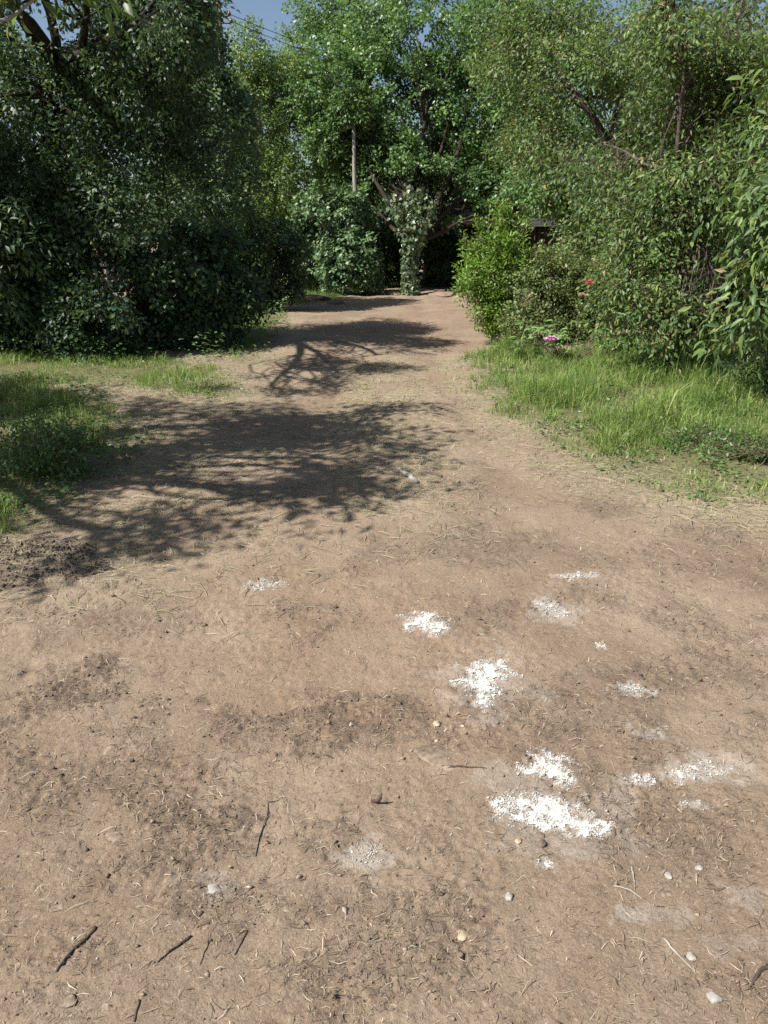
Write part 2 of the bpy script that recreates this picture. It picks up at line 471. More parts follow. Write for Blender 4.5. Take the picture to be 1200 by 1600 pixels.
M['bark_ivy'] = barkmat('bark_pale_maple', (.10, .085, .065), (.30, .26, .2), 18)
M['bark_dark'] = barkmat('bark_dark', (.022, .017, .013), (.06, .046, .036), 16)
M['bark_cherry'] = barkmat('bark_cherry', (.05, .035, .03), (.13, .095, .08), 20, .5, .6)
M['bark_pale'] = barkmat('bark_pale', (.2, .18, .15), (.4, .37, .31), 16)
M['bark_twig'] = barkmat('bark_twig', (.10, .075, .05), (.22, .17, .11), 20)
M['pole_wood'] = barkmat('pole_wood', (.08, .055, .035), (.2, .14, .09), 10, .4, 12)
M['plank'] = barkmat('shed_plank', (.035, .02, .014), (.085, .05, .034), 9, .4, 10)
M['white_paint'] = tintmat('white_paint', [(0, G(.7, .7, .68)), (1, G(.8, .8, .78))], .5, 8)
M['roof_felt'] = tintmat('roof_felt', [(0, G(.08, .08, .085)), (1, G(.13, .13, .135))], .9, 20)
M['fence_wood'] = barkmat('fence_wood', (.16, .15, .13), (.32, .3, .27), 10, .3, 8)
M['cable'] = tintmat('cable_black', [(0, G(.02, .02, .022)), (1, G(.02, .02, .022))], .5)
M['porcelain'] = tintmat('porcelain', [(0, G(.16, .07, .04)), (1, G(.16, .07, .04))], .2, spec=.5)
M['petal_red'] = tintmat('petal_red', [(0, G(.5, .03, .08)), (1, G(.78, .12, .2))], .5)
M['petal_rose'] = tintmat('petal_rose', [(0, G(.6, .16, .2)), (1, G(.8, .32, .36))], .5)
M['petal_pink'] = tintmat('petal_pink', [(0, G(.6, .26, .42)), (1, G(.82, .6, .7))], .5)
M['cherry_fruit'] = tintmat('cherry_fruit', [(0, G(.35, .22, .05)), (1, G(.45, .08, .03))], .3, spec=.5)

# ------------------------------------------------------------------ ground
def build_ground():
    ang = np.linspace(R(70), R(2.6), 640)
    ys = CAM_H / np.tan(ang)
    ys = np.concatenate([[-60, -20, -6, -2, -.6, 0.1, .4], ys, [38, 45, 60, 90, 150, 300]])
    nc = 520
    u = np.linspace(-1, 1, nc)
    w = .95 + .6 * np.clip(ys, 0, 22)
    X = u[None, :] * w[:, None]
    side = np.array([.4, 1.2, 3, 7, 15, 40, 120, 280.])
    Xl = -w[:, None] - side[::-1][None, :]; Xr = w[:, None] + side[None, :]
    X = np.concatenate([Xl, X, Xr], 1)
    Y = np.repeat(ys[:, None], X.shape[1], 1)
    nr, ncol = X.shape
    x, y = X.ravel(), Y.ravel()
    mul = mulch_f(x, y); til = till_f(x, y); lim = lime_f(x, y); gr = grass_f(x, y)
    far = (np.abs(x) > 30) | (y > 40) | (y < -3)
    z = ground_h(x, y, mul, til)
    z[far] = 0
    red = np.clip(.42 * sstep(-.05, .75, fbm(x * .6, y * .6, 222, 4) + .35 * np.exp(-(((x - .1) / 1.3) ** 2 + ((y - 3.6) / 1.2) ** 2)) + .3 * sstep(9, 15, y)), 0, 1)
    straw = strawf(x, y)
    i = np.arange(nr - 1)[:, None] * ncol + np.arange(ncol - 1)[None, :]
    F = np.stack([i, i + 1, i + ncol + 1, i + ncol], -1).reshape(-1, 4)
    o = mk('ground', np.stack([x, y, z], 1), F, M['earth'], None, {'mulch': mul, 'till': til, 'lime': lim, 'grassy': gr, 'red': red, 'straw': straw}, smooth=True)
    o['kind'] = 'structure'
    tag(o, 'dry trampled tan earth of the cleared garden drive')
    return o

def strawf(x, y):
    """mown, dried grass lying about near the verges and up the middle"""
    s = np.zeros(np.shape(x))
    for P in (GRASS_R, GRASS_L2, GRASS_L1, GRASS_EDGE):
        d = polydist(x, y, P)
        s = np.maximum(s, np.exp(-(d / .38) ** 2))
    mid = np.exp(-((x + .15 - .02 * y) / .55) ** 2) * sstep(3.2, 4.5, y) * (1 - sstep(9, 12, y))
    mid2 = np.exp(-((x + 1.2) / .7) ** 2) * sstep(2.6, 3.6, y) * (1 - sstep(6, 8, y))
    s = np.maximum(s, np.maximum(mid * .8, mid2 * .55))
    s = s * (.55 + .9 * sstep(-.4, .5, fbm(x * 1.7, y * 1.7, 610, 4)))
    return np.clip(s, 0, 1)

build_ground()

# ---- loose stuff on the ground
def scatter(n, amax=68, amin=7, wmul=1.0):
    a = R(amin) + (R(amax) - R(amin)) * rng.random(n)
    y = CAM_H / np.tan(a)
    x = (rng.random(n) * 2 - 1) * (.6 + .58 * y) * wmul
    return x, y

def octas(x, y, z, s, tint, squash=.7):
    n = len(x)
    base = np.array([(1, 0, 0), (0, 1, 0), (-1, 0, 0), (0, -1, 0), (0, 0, 1), (0, 0, -1.)])
    V = base[None] * (1 + .35 * rng.normal(size=(n, 6, 1)))
    V = V + .18 * rng.normal(size=(n, 6, 3))
    a = rng.random(n) * 6.28
    ca, sa = np.cos(a)[:, None], np.sin(a)[:, None]
    X = V[..., 0] * ca - V[..., 1] * sa; Yv = V[..., 0] * sa + V[..., 1] * ca
    V = np.stack([X, Yv * (.6 + .4 * rng.random((n, 1))), V[..., 2] * squash], -1) * s[:, None, None]
    V = V + np.stack([x, y, z], 1)[:, None, :]
    f = np.array([(0, 1, 4), (1, 2, 4), (2, 3, 4), (3, 0, 4), (1, 0, 5), (2, 1, 5), (3, 2, 5), (0, 3, 5)])
    F = (np.arange(n)[:, None, None] * 6 + f[None]).reshape(-1, 3)
    return V.reshape(-1, 3), F, np.repeat(tint, 6)

def make_clods():
    x, y = scatter(130000, 66, 9)
    m = np.maximum(mulch_f(x, y), till_f(x, y))
    keep = rng.random(len(x)) < (.10 + .75 * m) * (1 - .7 * grass_f(x, y))
    x, y, m = x[keep], y[keep], m[keep]
    d = np.hypot(y, CAM_H)
    s = (.0011 + .0011 * rng.pareto(3.0, len(x))).clip(0, .0075) * (.65 + .28 * d)
    z = ground_h(x, y) + s * .25
    V, F, T = octas(x, y, z, s, np.clip(rng.normal(.5, .28, len(x)) - .2 * m, 0, 1))
    o = mk('soil_clods', V, F, M['clod'], None, {'tint': T})
    tag(o, 'small crumbs and clods of dry brown soil scattered over the drive', kind='stuff')
    # coarse loam on the tilled strip at the left
    n = 9000
    xs = rng.uniform(-3.4, -1.0, n); yy = rng.uniform(3.0, 3.9, n)
    k = till_f(xs, yy) > .5
    xs, yy = xs[k], yy[k]
    s = .0025 + .004 * rng.random(len(xs)) + .008 * rng.random(len(xs)) ** 9
    V, F, T = octas(xs, yy, ground_h(xs, yy) + s * .4, s, rng.random(len(xs)))
    o = mk('dark_loam', V, F, M['loam'], None, {'tint': T})
    tag(o, 'crumbly dark loam on the freshly dug strip at the edge of the grass', kind='stuff')
make_clods()

def ribbons(x, y, z, ang, L, W, bend, lift, tint, pitch=None):
    """flat bent strips: 2 segments, lying on the ground"""
    n = len(x)
    d = np.stack([np.cos(ang), np.sin(ang), np.zeros(n)], 1); s = np.stack([-np.sin(ang), np.cos(ang), np.zeros(n)], 1)
    P = np.stack([x, y, z], 1)
    up = np.array([0, 0, 1.])
    A = P - d * L[:, None] * .5
    B = P + s * (bend * L)[:, None] + up * lift[:, None]
    C = P + d * L[:, None] * .5
    A = A.copy(); C = C.copy()
    V = np.empty((n, 8, 3))
    for k, (q, w) in enumerate(((A, .6), (B, 1.), (C, .35))):
        if k == 1:
            V[:, 2] = q + s * (W * w)[:, None]; V[:, 3] = q - s * (W * w)[:, None]; V[:, 4] = q + up * (W * .9)[:, None]
        elif k == 0:
            V[:, 0] = q + s * (W * w)[:, None]; V[:, 1] = q - s * (W * w)[:, None]
        else:
            V[:, 5] = q + s * (W * w)[:, None]; V[:, 6] = q - s * (W * w)[:, None]
    V[:, 7] = (V[:, 5] + V[:, 6]) / 2 + up * (W * .4)[:, None]
    f = np.array([(0, 4, 1), (0, 2, 4), (1, 4, 3), (2, 5, 7), (2, 7, 4), (4, 7, 6), (4, 6, 3)])
    F = (np.arange(n)[:, None, None] * 8 + f[None]).reshape(-1, 3)
    return V.reshape(-1, 3), F, np.repeat(tint, 8)

def make_straw():
    x, y = scatter(120000, 66, 8)
    m = mulch_f(x, y); st = strawf(x, y)
    keep = rng.random(len(x)) < np.clip(.08 + .5 * m + .5 * st + .35 * till_f(x, y), 0, 1) * (1 - .8 * (lime_f(x, y) > .4))
    x, y, m, st = x[keep], y[keep], m[keep], st[keep]
    n = len(x)
    d = np.hypot(y, CAM_H)
    L = (.007 + .02 * rng.random(n) ** 2 + .032 * rng.random(n) ** 8) * (.55 + .3 * d)
    W = (.00035 + .0006 * rng.random(n) ** 1.5) * (.5 + .36 * d)
    ang = rng.random(n) * 6.28
    z = ground_h(x, y) + .0012 + W
    V, F, T = ribbons(x, y, z, ang, L, W, rng.normal(0, .14, n), rng.random(n) ** 3 * .006 * d, np.clip(rng.normal(.5, .3, n) - .16 * m, 0, 1))
    o = mk('straw_litter', V, F, M['straw'], None, {'tint': T})
    tag(o, 'dry root fibres, straw and twig bits strewn over the bare earth', kind='stuff')
    # longer mown thatch near the verges
    n = 90000
    x = rng.uniform(-5, 5.5, n); y = rng.uniform(2.4, 10.5, n)
    st = strawf(x, y)
    k = rng.random(n) < st * .75 * (1 - .5 * till_f(x, y))
    x, y = x[k], y[k]; n = len(x)
    L = .05 + .09 * rng.random(n)
    W = .0011 + .0011 * rng.random(n)
    V, F, T = ribbons(x, y, ground_h(x, y) + .002 + .012 * rng.random(n) ** 2, rng.normal(.2, 1.1, n), L, W, rng.normal(0, .07, n), rng.random(n) ** 2 * .016, np.clip(rng.normal(.5, .27, n), 0, 1))
    o = mk('cut_grass_thatch', V, F, M['thatch'], None, {'tint': T})
    tag(o, 'mown and dried grass stems lying flat beside the verges', kind='stuff')
make_straw()

# ---- grass
def blades(x, y, h, lean, W, tint, ang=None, segs=3):
    n = len(x)
    a = rng.random(n) * 6.28 if ang is None else ang
    d = np.stack([np.cos(a), np.sin(a), np.zeros(n)], 1)
    fa = a + np.pi / 2 + rng.normal(0, .5, n)
    s = np.stack([np.cos(fa), np.sin(fa), np.zeros(n)], 1)
    P = np.stack([x, y, ground_h(x, y, fine=False) - .004], 1)
    V = np.empty((n, 5, 3)); up = np.array([0, 0, 1.])
    m = P + up * (h * .55)[:, None] + d * (lean * h * .28)[:, None]
    t = P + up * (h * (1 - .35 * lean))[:, None] + d * (lean * h * .9)[:, None]
    V[:, 0] = P + s * W[:, None]; V[:, 1] = P - s * W[:, None]
    V[:, 2] = m + s * (W * .8)[:, None]; V[:, 3] = m - s * (W * .8)[:, None]; V[:, 4] = t
    f = np.array([(0, 1, 3), (0, 3, 2), (2, 3, 4)])
    F = (np.arange(n)[:, None, None] * 5 + f[None]).reshape(-1, 3)
    return V.reshape(-1, 3), F, np.repeat(tint, 5)

def grass_patch(label, poly, n, hlo, hhi, back=None, edge=.5, dry=.15, seed=0, name='grass'):
    p = np.array(poly)
    x = rng.uniform(p[:, 0].min() - .2, p[:, 0].max() + .2, n); y = rng.uniform(p[:, 1].min() - .2, p[:, 1].max() + .2, n)
    ins = inpoly(x, y, poly); d = polydist(x, y, poly)
    sd = np.where(ins, d, -d) + .25 * fbm(x * 2, y * 2, 700 + seed, 3)
    dens = sstep(-.12, edge, sd)
    tuft = .55 + .6 * fbm(x * 5, y * 5, 720 + seed, 3)
    k = rng.random(n) < dens * np.clip(tuft, .12, 1) * np.clip(.8 + .9 * fbm(x * 1.05, y * 1.3, 760 + seed, 3), .25, 1)
    x, y, dens, tuft = x[k], y[k], dens[k], tuft[k]
    n = len(x)
    hb = hlo + (hhi - hlo) * (dens ** 1.5) * (sstep(back[0], back[1], y) if back else 1)
    pat = fbm(x * 1.05, y * 1.3, 760 + seed, 3)
    h = hb * (.5 + .75 * rng.random(n) + .5 * (rng.random(n) < .05)) * (.65 + .5 * np.clip(tuft, 0, 1)) * np.clip(.85 + .85 * pat, .35, 1.45)
    tint = np.clip(rng.normal(.45, .2, n) + .25 * fbm(x * 1.5, y * 1.5, 740 + seed, 2) + (rng.random(n) < dry) * .4 + .12 * (1 - dens) - .16 * pat, 0, 1)
    V, F, T = blades(x, y, h, np.clip(rng.normal(.75, .42, n), .05, 1.6), .0014 + .0026 * rng.random(n) ** 1.5, tint)
    o = mk(name, V, F, M['grass'], None, {'tint': T})
    tag(o, label, kind='stuff')

grass_patch('bright green uncut grass along the foot of the cherry trees', GRASS_R, 190000, .065, .25, (4.4, 7.4), .38, .13, 1)
grass_patch('strip of sunlit short grass below the dark hedge', GRASS_L1, 70000, .04, .11, None, .3, .12, 2)
grass_patch('shaded grass and weeds at the left edge of the drive', GRASS_L2, 85000, .035, .14, None, .5, .14, 3)
grass_patch('sunny patch of grass at the far end of the drive', GRASS_FAR, 30000, .05, .16, None, .4, .05, 4)
grass_patch('thin shaded grass under the hedge beside the path', GRASS_EDGE, 22000, .04, .12, None, .5, .1, 5)
grass_patch('sparse tufts of grass in the middle of the path', GRASS_MID, 6000, .02, .06, None, .6, .3, 6)

# ------------------------------------------------------------------ leaves and trees
def low_leaves(label, poly, n, L, seed, zmax=.09):
    """small broad leaves of clover and ground ivy between the blades"""
    p = np.array(poly)
    x = rng.uniform(p[:, 0].min(), p[:, 0].max(), n); y = rng.uniform(p[:, 1].min(), p[:, 1].max(), n)
    k = inpoly(x, y, poly) & (fbm(x * 1.6, y * 1.6, seed, 3) > rng.normal(.05, .15, n))
    x, y = x[k], y[k]; n = len(x)
    z = ground_h(x, y, fine=False) + .015 + zmax * rng.random(n) ** 1.5
    a = rng.random(n) * 6.28
    D = np.stack([np.cos(a), np.sin(a), rng.normal(.1, .3, n)], 1)
    Nn = norm(np.array([0, 0, 1.]) + .45 * rng.normal(size=(n, 3)))
    ll = L * (.6 + .8 * rng.random(n))
    V, F, T = leaf_mesh(np.stack([x, y, z], 1), D, Nn, ll, ll * .6, 'A', np.clip(rng.normal(.5, .3, n), 0, 1))
    o = mk('low_weeds', V, F, M['leaf_weed'], None, {'tint': T})
    tag(o, label, kind='stuff')
TA_V = np.array([(0, 0, 0), (.45, .5, .07), (1, 0, -.06), (.45, -.5, .07)])
TA_F = np.array([(0, 2, 1), (0, 3, 2)])
TB_V = np.array([(0, 0, 0), (.35, 0, 0), (.7, 0, -.045), (1, 0, -.16), (.28, .44, .09), (.66, .4, .035), (.28, -.44, .09), (.66, -.4, .035)])
TB_F = np.array([(0, 1, 4), (4, 1, 5), (1, 2, 5), (5, 2, 3), (0, 6, 1), (6, 7, 1), (1, 7, 2), (7, 3, 2)])
# lobed leaf (ivy, maple)
TC_V = np.array([(0, 0, 0), (.1, .42, .05), (.42, .5, .06), (.5, .3, .03), (1, 0, -.08), (.5, -.3, .03), (.42, -.5, .06), (.1, -.42, .05)])
TC_F = np.array([(0, 3, 1), (1, 3, 2), (0, 4, 3), (0, 5, 4), (0, 7, 5), (7, 6, 5)])
TD_V = np.array([(0, 0, 0), (.42, .47, .08), (.5, 0, -.01), (.42, -.47, .08), (1, 0, -.12)])
TD_F = np.array([(0, 2, 1), (1, 2, 4), (0, 3, 2), (3, 4, 2)])
TEMPL = {'D': (TD_V, TD_F), 'A': (TA_V, TA_F), 'B': (TB_V, TB_F), 'C': (TC_V, TC_F)}

def leaf_frames(D, Nn):
    D = norm(D); S = norm(np.cross(Nn, D)); N2 = np.cross(D, S)
    return D, S, N2

def leaf_mesh(P, D, Nn, L, W, tpl, tint):
    tv, tf = TEMPL[tpl]
    D, S, N2 = leaf_frames(D, Nn)
    k = len(tv)
    V = P[:, None, :] + (tv[None, :, 0:1] * L[:, None, None]) * D[:, None, :] + (tv[None, :, 1:2] * W[:, None, None]) * S[:, None, :] + (tv[None, :, 2:3] * L[:, None, None]) * N2[:, None, :]
    F = (np.arange(len(P))[:, None, None] * k + tf[None]).reshape(-1, 3)
    return V.reshape(-1, 3), F, np.repeat(tint, k)

def sample_lobes(lobes, n, gap=0., shell=.5, seed=0, floor=.05):
    """cluster centres through the outer part of each lobe, with noisy gaps"""
    lob = np.array(lobes, float)
    area = (lob[:, 3] * lob[:, 4] + lob[:, 3] * lob[:, 5] + lob[:, 4] * lob[:, 5])
    if lob.shape[1] > 6: area = area * lob[:, 6]
    outP, outI = [], []
    got = 0
    for _ in range(8):
        m = int(n * 2)
        i = rng.choice(len(lob), m, p=area / area.sum())
        v = norm(rng.normal(size=(m, 3)))
        r = shell + (1 - shell) * rng.random(m) ** .6
        bump = 1 + .22 * noise3(v * 1.0 + lob[i, 0:1] * .7, 2.3, seed)
        p = lob[i, :3] + v * lob[i, 3:6] * (r * bump)[:, None]
        ok = (p[:, 2] > floor) & (noise3(p, .95, seed + 3) + .6 * noise3(p, 2.3, seed + 4) > gap - 1)
        outP.append(p[ok]); outI.append(i[ok]); got += ok.sum()
        if got >= n: break
    return np.concatenate(outP)[:n], np.concatenate(outI)[:n]

def sprays(C, O, n_leaf, spray, L, W, droop=.3, upn=.6, outn=.5, spread=.9):
    """leaves along a short twig at every cluster centre C with direction O"""
    n = len(C)
    T = norm(O + .55 * rng.normal(size=(n, 3)) + np.array([0, 0, -.35 * droop]))
    k = n_leaf
    t = np.tile((np.arange(k) + .5) / k, n) + rng.normal(0, .05, n * k)
    Tr = np.repeat(T, k, 0); Cr = np.repeat(C, k, 0); Or = np.repeat(O, k, 0)
    ref = np.repeat(norm(np.cross(T, rng.normal(size=(n, 3)))), k, 0)
    ref2 = np.cross(Tr, ref)
    ph = np.tile(np.arange(k) * 2.4, n) + np.repeat(rng.random(n) * 6.28, k) + rng.normal(0, .4, n * k)
    side = np.cos(ph)[:, None] * ref + np.sin(ph)[:, None] * ref2
    sp = spray * (.6 + .8 * np.repeat(rng.random(n), k))
    P = Cr + Tr * ((t - .5) * sp)[:, None] + np.array([0, 0, -1.]) * (droop * .35 * sp * t * t)[:, None] + side * (.12 * spray)
    D = norm(Tr * .6 + side * spread + np.array([0, 0, -droop]) + .25 * rng.normal(size=(n * k, 3)))
    Nn = norm(np.array([0, 0, upn]) + Or * outn + .5 * rng.normal(size=(n * k, 3)))
    ll = L * (.65 + .6 * rng.random(n * k)); ww = W * (.7 + .5 * rng.random(n * k)) * ll / L
    A = C - T * (spray * .6)[..., None] if not np.isscalar(spray) else C - T * spray * .6
    B = C + T * spray * .5
    return P, D, Nn, ll, ww, A, B

low_leaves('small broad leaved weeds growing through the right hand grass', GRASS_R, 16000, .035, 951)
low_leaves('small broad leaved weeds in the shaded grass at the left edge', GRASS_L2, 14000, .04, 952)
low_leaves('small broad leaved weeds in the sunlit strip below the hedge', GRASS_L1, 6000, .035, 953)
HEDGE_FOOT = gp([(-200, 520), (330, 515), (440, 470), (450, 492), (390, 540), (340, 565), (200, 572), (-200, 572)])
low_leaves('dark ground ivy and seedlings at the ragged foot of the hedge', HEDGE_FOOT, 22000, .06, 955, .32)
low_leaves('small broad leaved weeds along the shaded path edge', GRASS_EDGE, 5000, .04, 954)

VIEW_F = np.array((0, math.cos(R(PITCH)), -math.sin(R(PITCH))))
def in_frame(P, margin=0.):
    q = P - np.array([0, 0, CAM_H])
    dep = q @ VIEW_F
    up = q @ np.array((0, math.sin(R(PITCH)), math.cos(R(PITCH))))
    px = 600 + FPX * q[:, 0] / np.maximum(dep, .1); py = 800 - FPX * up / np.maximum(dep, .1)
    return (dep > .1) & (px > -margin) & (px < 1200 + margin) & (py > -margin) & (py < 1600 + margin), dep

ONE = {}
def single_leaves(root, loc, mat, P, D, Nn, L, W, tpl='B'):
    """the leaves that show largest, each an object of its own"""
    key = (mat.name, tpl)
    if key not in ONE:
        tv, tf = TEMPL[tpl]
        o = mk('leaf', tv, tf, mat, None, smooth=True)
        ONE[key] = o.data; bpy.data.objects.remove(o)
    D, S, N2 = leaf_frames(D, Nn)
    for i in range(len(P)):
        o = bpy.data.objects.new('leaf', ONE[key])
        COL.objects.link(o); o.parent = root
        p = P[i] - np.asarray(loc)
        a, b, c = D[i] * L[i], S[i] * W[i], N2[i] * L[i]
        o.matrix_basis = Matrix(((a[0], b[0], c[0], p[0]), (a[1], b[1], c[1], p[1]), (a[2], b[2], c[2], p[2]), (0, 0, 0, 1)))

def bend_path(a, b, n=6, sag=.12, seed=None):
    a, b = np.asarray(a, float), np.asarray(b, float)
    t = np.linspace(0, 1, n)[:, None]
    ln = np.linalg.norm(b - a)
    mid = np.sin(t * np.pi) * (rng.normal(0, sag, 3) * ln)[None, :] + np.sin(t * np.pi * 2) * (rng.normal(0, sag * .5, 3) * ln)[None, :]
    return a + (b - a) * t + mid

def plant(name, label, cat, base, lobes, mat, bark, n_cl, n_leaf, L, W, spray=.22, droop=.3, tpl='A', gap=.55, shell=.45, trunk=None, trunk_r=.1, fork=None,
          group=None, seed=0, twigs=True, n_branch=8, singles=None, upn=.6, outn=.5, spread=.9, stems=None, floor=.05, crown_name='crown', tint0=.5, tintsd=.25, extra=None):
    lobes = [tuple(l) + (1.,) * (7 - len(l)) for l in lobes]
    loc = np.array(base, float)
    if len(loc) == 2: loc = np.array((loc[0], loc[1], float(ground_h(loc[:1], loc[1:2], fine=False)[0]) - .02))
    root = thing(name, label, cat, loc, group)
    C, I = sample_lobes(lobes, n_cl, gap, shell, seed, floor)
    lob = np.array(lobes, float)
    O = norm((C - lob[I, :3]) / lob[I, 3:6])
    P, D, Nn, ll, ww, A, B = sprays(C, O, n_leaf, spray, L, W, droop, upn, outn, spread)
    ok = P[:, 2] > .02
    P, D, Nn, ll, ww = P[ok], D[ok], Nn[ok], ll[ok], ww[ok]
    # wood
    wood = Acc()
    top = None
    if trunk is not None:
        pts = np.array(trunk, float)
        r = np.linspace(1, .55, len(pts)) * trunk_r
        tt = np.linspace(0, 1, 4 * len(pts) - 3); ti = np.arange(len(pts)) / (len(pts) - 1)
        pp = np.stack([np.interp(tt, ti, pts[:, k]) for k in range(3)], 1)
        pp[1:-1] += rng.normal(0, trunk_r * .12, (len(pp) - 2, 3))
        rr = np.interp(tt, ti, r); rr[0] *= 1.35
        w2 = Acc(); w2.tube(pp, rr, 10, .05)
        w2.build('trunk', bark, root, True, loc)
        top = pts[-1]
    elif stems:
        w2 = Acc()
        for s in stems:
            w2.tube(bend_path(s[0], s[1], 6, .06), np.linspace(s[2], s[2] * .4, 6), 5)
        w2.build('stems', bark, root, True, loc)
        top = np.mean([s[1] for s in stems], 0)
    else:
        top = loc + np.array((0, 0, .1))
    rb = min(trunk_r * .5, .07) if trunk is not None else (.004 if cat == 'weeds' else .016)
    fk = np.asarray(fork, float) if fork is not None else top
    for li, lb in enumerate(lob):
        c = lb[:3]
        pth = bend_path(fk, c, 7, .045)
        wood.tube(pth, np.linspace(rb, rb * .35, 7), 6, .04)
        idx = np.where(I == li)[0]
        if len(idx) == 0: continue
        for j in rng.choice(idx, min(n_branch, len(idx)), replace=False):
            s = pth[rng.integers(3, 7)]
            wood.tube(bend_path(s, C[j], 5, .1), np.linspace(rb * .32, rb * .08 + .002, 5), 4)
    if twigs:
        k = rng.random(len(A)) < .6
        wood.sticks(A[k], B[k], .0028 if trunk is not None else .002, .0012)
    wood.build('branches', M['bark_dark'] if bark is M['bark_ivy'] else bark, root, False, loc)
    tint = np.clip((tint0 + rng.normal(0, .2, len(C))).repeat(n_leaf)[ok] + rng.normal(0, tintsd * .8, len(P)), 0, 1)
    if singles:
        mat1, cnt = singles
        vis, dep = in_frame(P, 10)
        score = np.where(vis, ll / np.maximum(dep, .5) * (1 + .4 * O.repeat(n_leaf, 0)[ok][:, 1] * -1), -1)
        pick = np.argsort(-score)[:cnt]
        pick = pick[score[pick] > 0]
        single_leaves(root, loc, mat1, P[pick], D[pick], Nn[pick], ll[pick], ww[pick], 'B')
        keep = np.ones(len(P), bool); keep[pick] = False
        P, D, Nn, ll, ww, tint = P[keep], D[keep], Nn[keep], ll[keep], ww[keep], tint[keep]
    V, F, T = leaf_mesh(P, D, Nn, ll, ww, 'D' if tpl == 'B' else tpl, tint)
    cr = mk(crown_name, V, F, mat, root, {'tint': T}, tpl != 'A', loc)
    cr['kind'] = 'stuff'
    return root, C, O

# ---- the maple with an ivy trunk at the end of the path
bx, by = pg(641, 461)
def ivy_tree():
    b = np.array((bx, by, -.02))
    fork = b + np.array((.02, .05, 1.35))
    lobes = [(.5, 21.9, 3.3, 1.5, .75, .8), (2.0, 22.2, 3.1, 1.3, .8, .8), (3.2, 22.4, 2.75, 1.1, .7, .75), (1.4, 22.0, 2.55, .6, .5, .4), (2.3, 22.0, 2.2, 1.0, .5, .42, 2.5), (3.2, 22.2, 2.1, .6, .4, .3, 1.5), (-.5, 22.3, 3.1, 1.0, .7, .7), (.2, 23.2, 4.4, 2.0, 1.6, 1.5), (-1.2, 23.0, 5.0, 1.6, 1.5, 1.6), (2.0, 23.2, 5.0, 1.9, 1.6, 1.6), (.8, 23.6, 6.8, 2.2, 1.8, 1.7), (-.6, 24.0, 3.5, 1.6, 1.2, .9), (2.4, 23.8, 3.5, 1.8, 1.2, .9), (3.4, 23.5, 6.2, 1.5, 1.5, 1.6)]
    root, C, O = plant('maple_tree', 'tall maple with its forked trunk wrapped in ivy at the end of the path', 'tree', b, lobes, M['leaf_back'], M['bark_ivy'], 3900, 20, .095, .075, .4, .3, 'A', 1.1, .4,
                       trunk=[b, b + (0, 0, .45), b + (.0, .02, .9), fork], trunk_r=.22, fork=fork, seed=3, twigs=False, n_branch=12)
    # forked limbs
    w = Acc()
    limbs = []
    for (dx, dz, r) in ((-.42, .9, .085), (-.05, 1.2, .09), (.5, .85, .08), (.22, 1.1, .07)):
        p = np.array([fork + (0, 0, -.25), fork + (dx * .45, 0, dz * .3), fork + (dx * .85, .05, dz * .7), fork + (dx * 1.1, .45, dz * 1.15), fork + (dx * 1.15, 1.7, dz * 1.7)])
        limbs.append(p); w.tube(p, np.linspace(r, r * .25, 5), 9, .05)
    w.build('limbs', M['bark_ivy'], root, True, b)
    # ivy on trunk and limbs
    PP, DD, NN = [], [], []
    n = 1050
    h = rng.random(n) * 1.45; a = rng.normal(-1.9, 1.0, n)
    k = noise3(np.stack([np.cos(a), np.sin(a), h], 1), 2.0, 77) > -.35
    h, a = h[k], a[k]
    rad = .235 - .04 * h + .03 * rng.random(len(h))
    o = np.stack([np.cos(a), np.sin(a), np.zeros(len(h))], 1)
    PP.append(b + o * rad[:, None] + np.stack([0 * h, 0 * h, h], 1)); NN.append(o + .35 * rng.normal(size=o.shape)); DD.append(np.array([0, 0, -1.]) + .6 * rng.normal(size=o.shape))
    for p in limbs:
        m = 420
        t = rng.random(m) ** 1.3 * 3.3
        i = np.floor(t).astype(int); f = (t - i)[:, None]
        c = p[i] * (1 - f) + p[i + 1] * f
        o = norm(rng.normal(size=(m, 3)) * (1, 1, .3) + (-.3, -.6, 0))
        PP.append(c + o * (.08 + .28 * rng.random((m, 1)) ** 3)); NN.append(o + .4 * rng.normal(size=o.shape)); DD.append(np.array([0, 0, -.8]) + .6 * rng.normal(size=o.shape))
    P, D, Nn = np.concatenate(PP), np.concatenate(DD), np.concatenate(NN)
    ll = .07 + .06 * rng.random(len(P))
    V, F, T = leaf_mesh(P, D, norm(Nn), ll, ll * .95, 'C', rng.random(len(P)))
    iv = mk('ivy', V, F, M['leaf_ivy'], root, {'tint': T}, False, b); iv['kind'] = 'stuff'
ivy_tree()

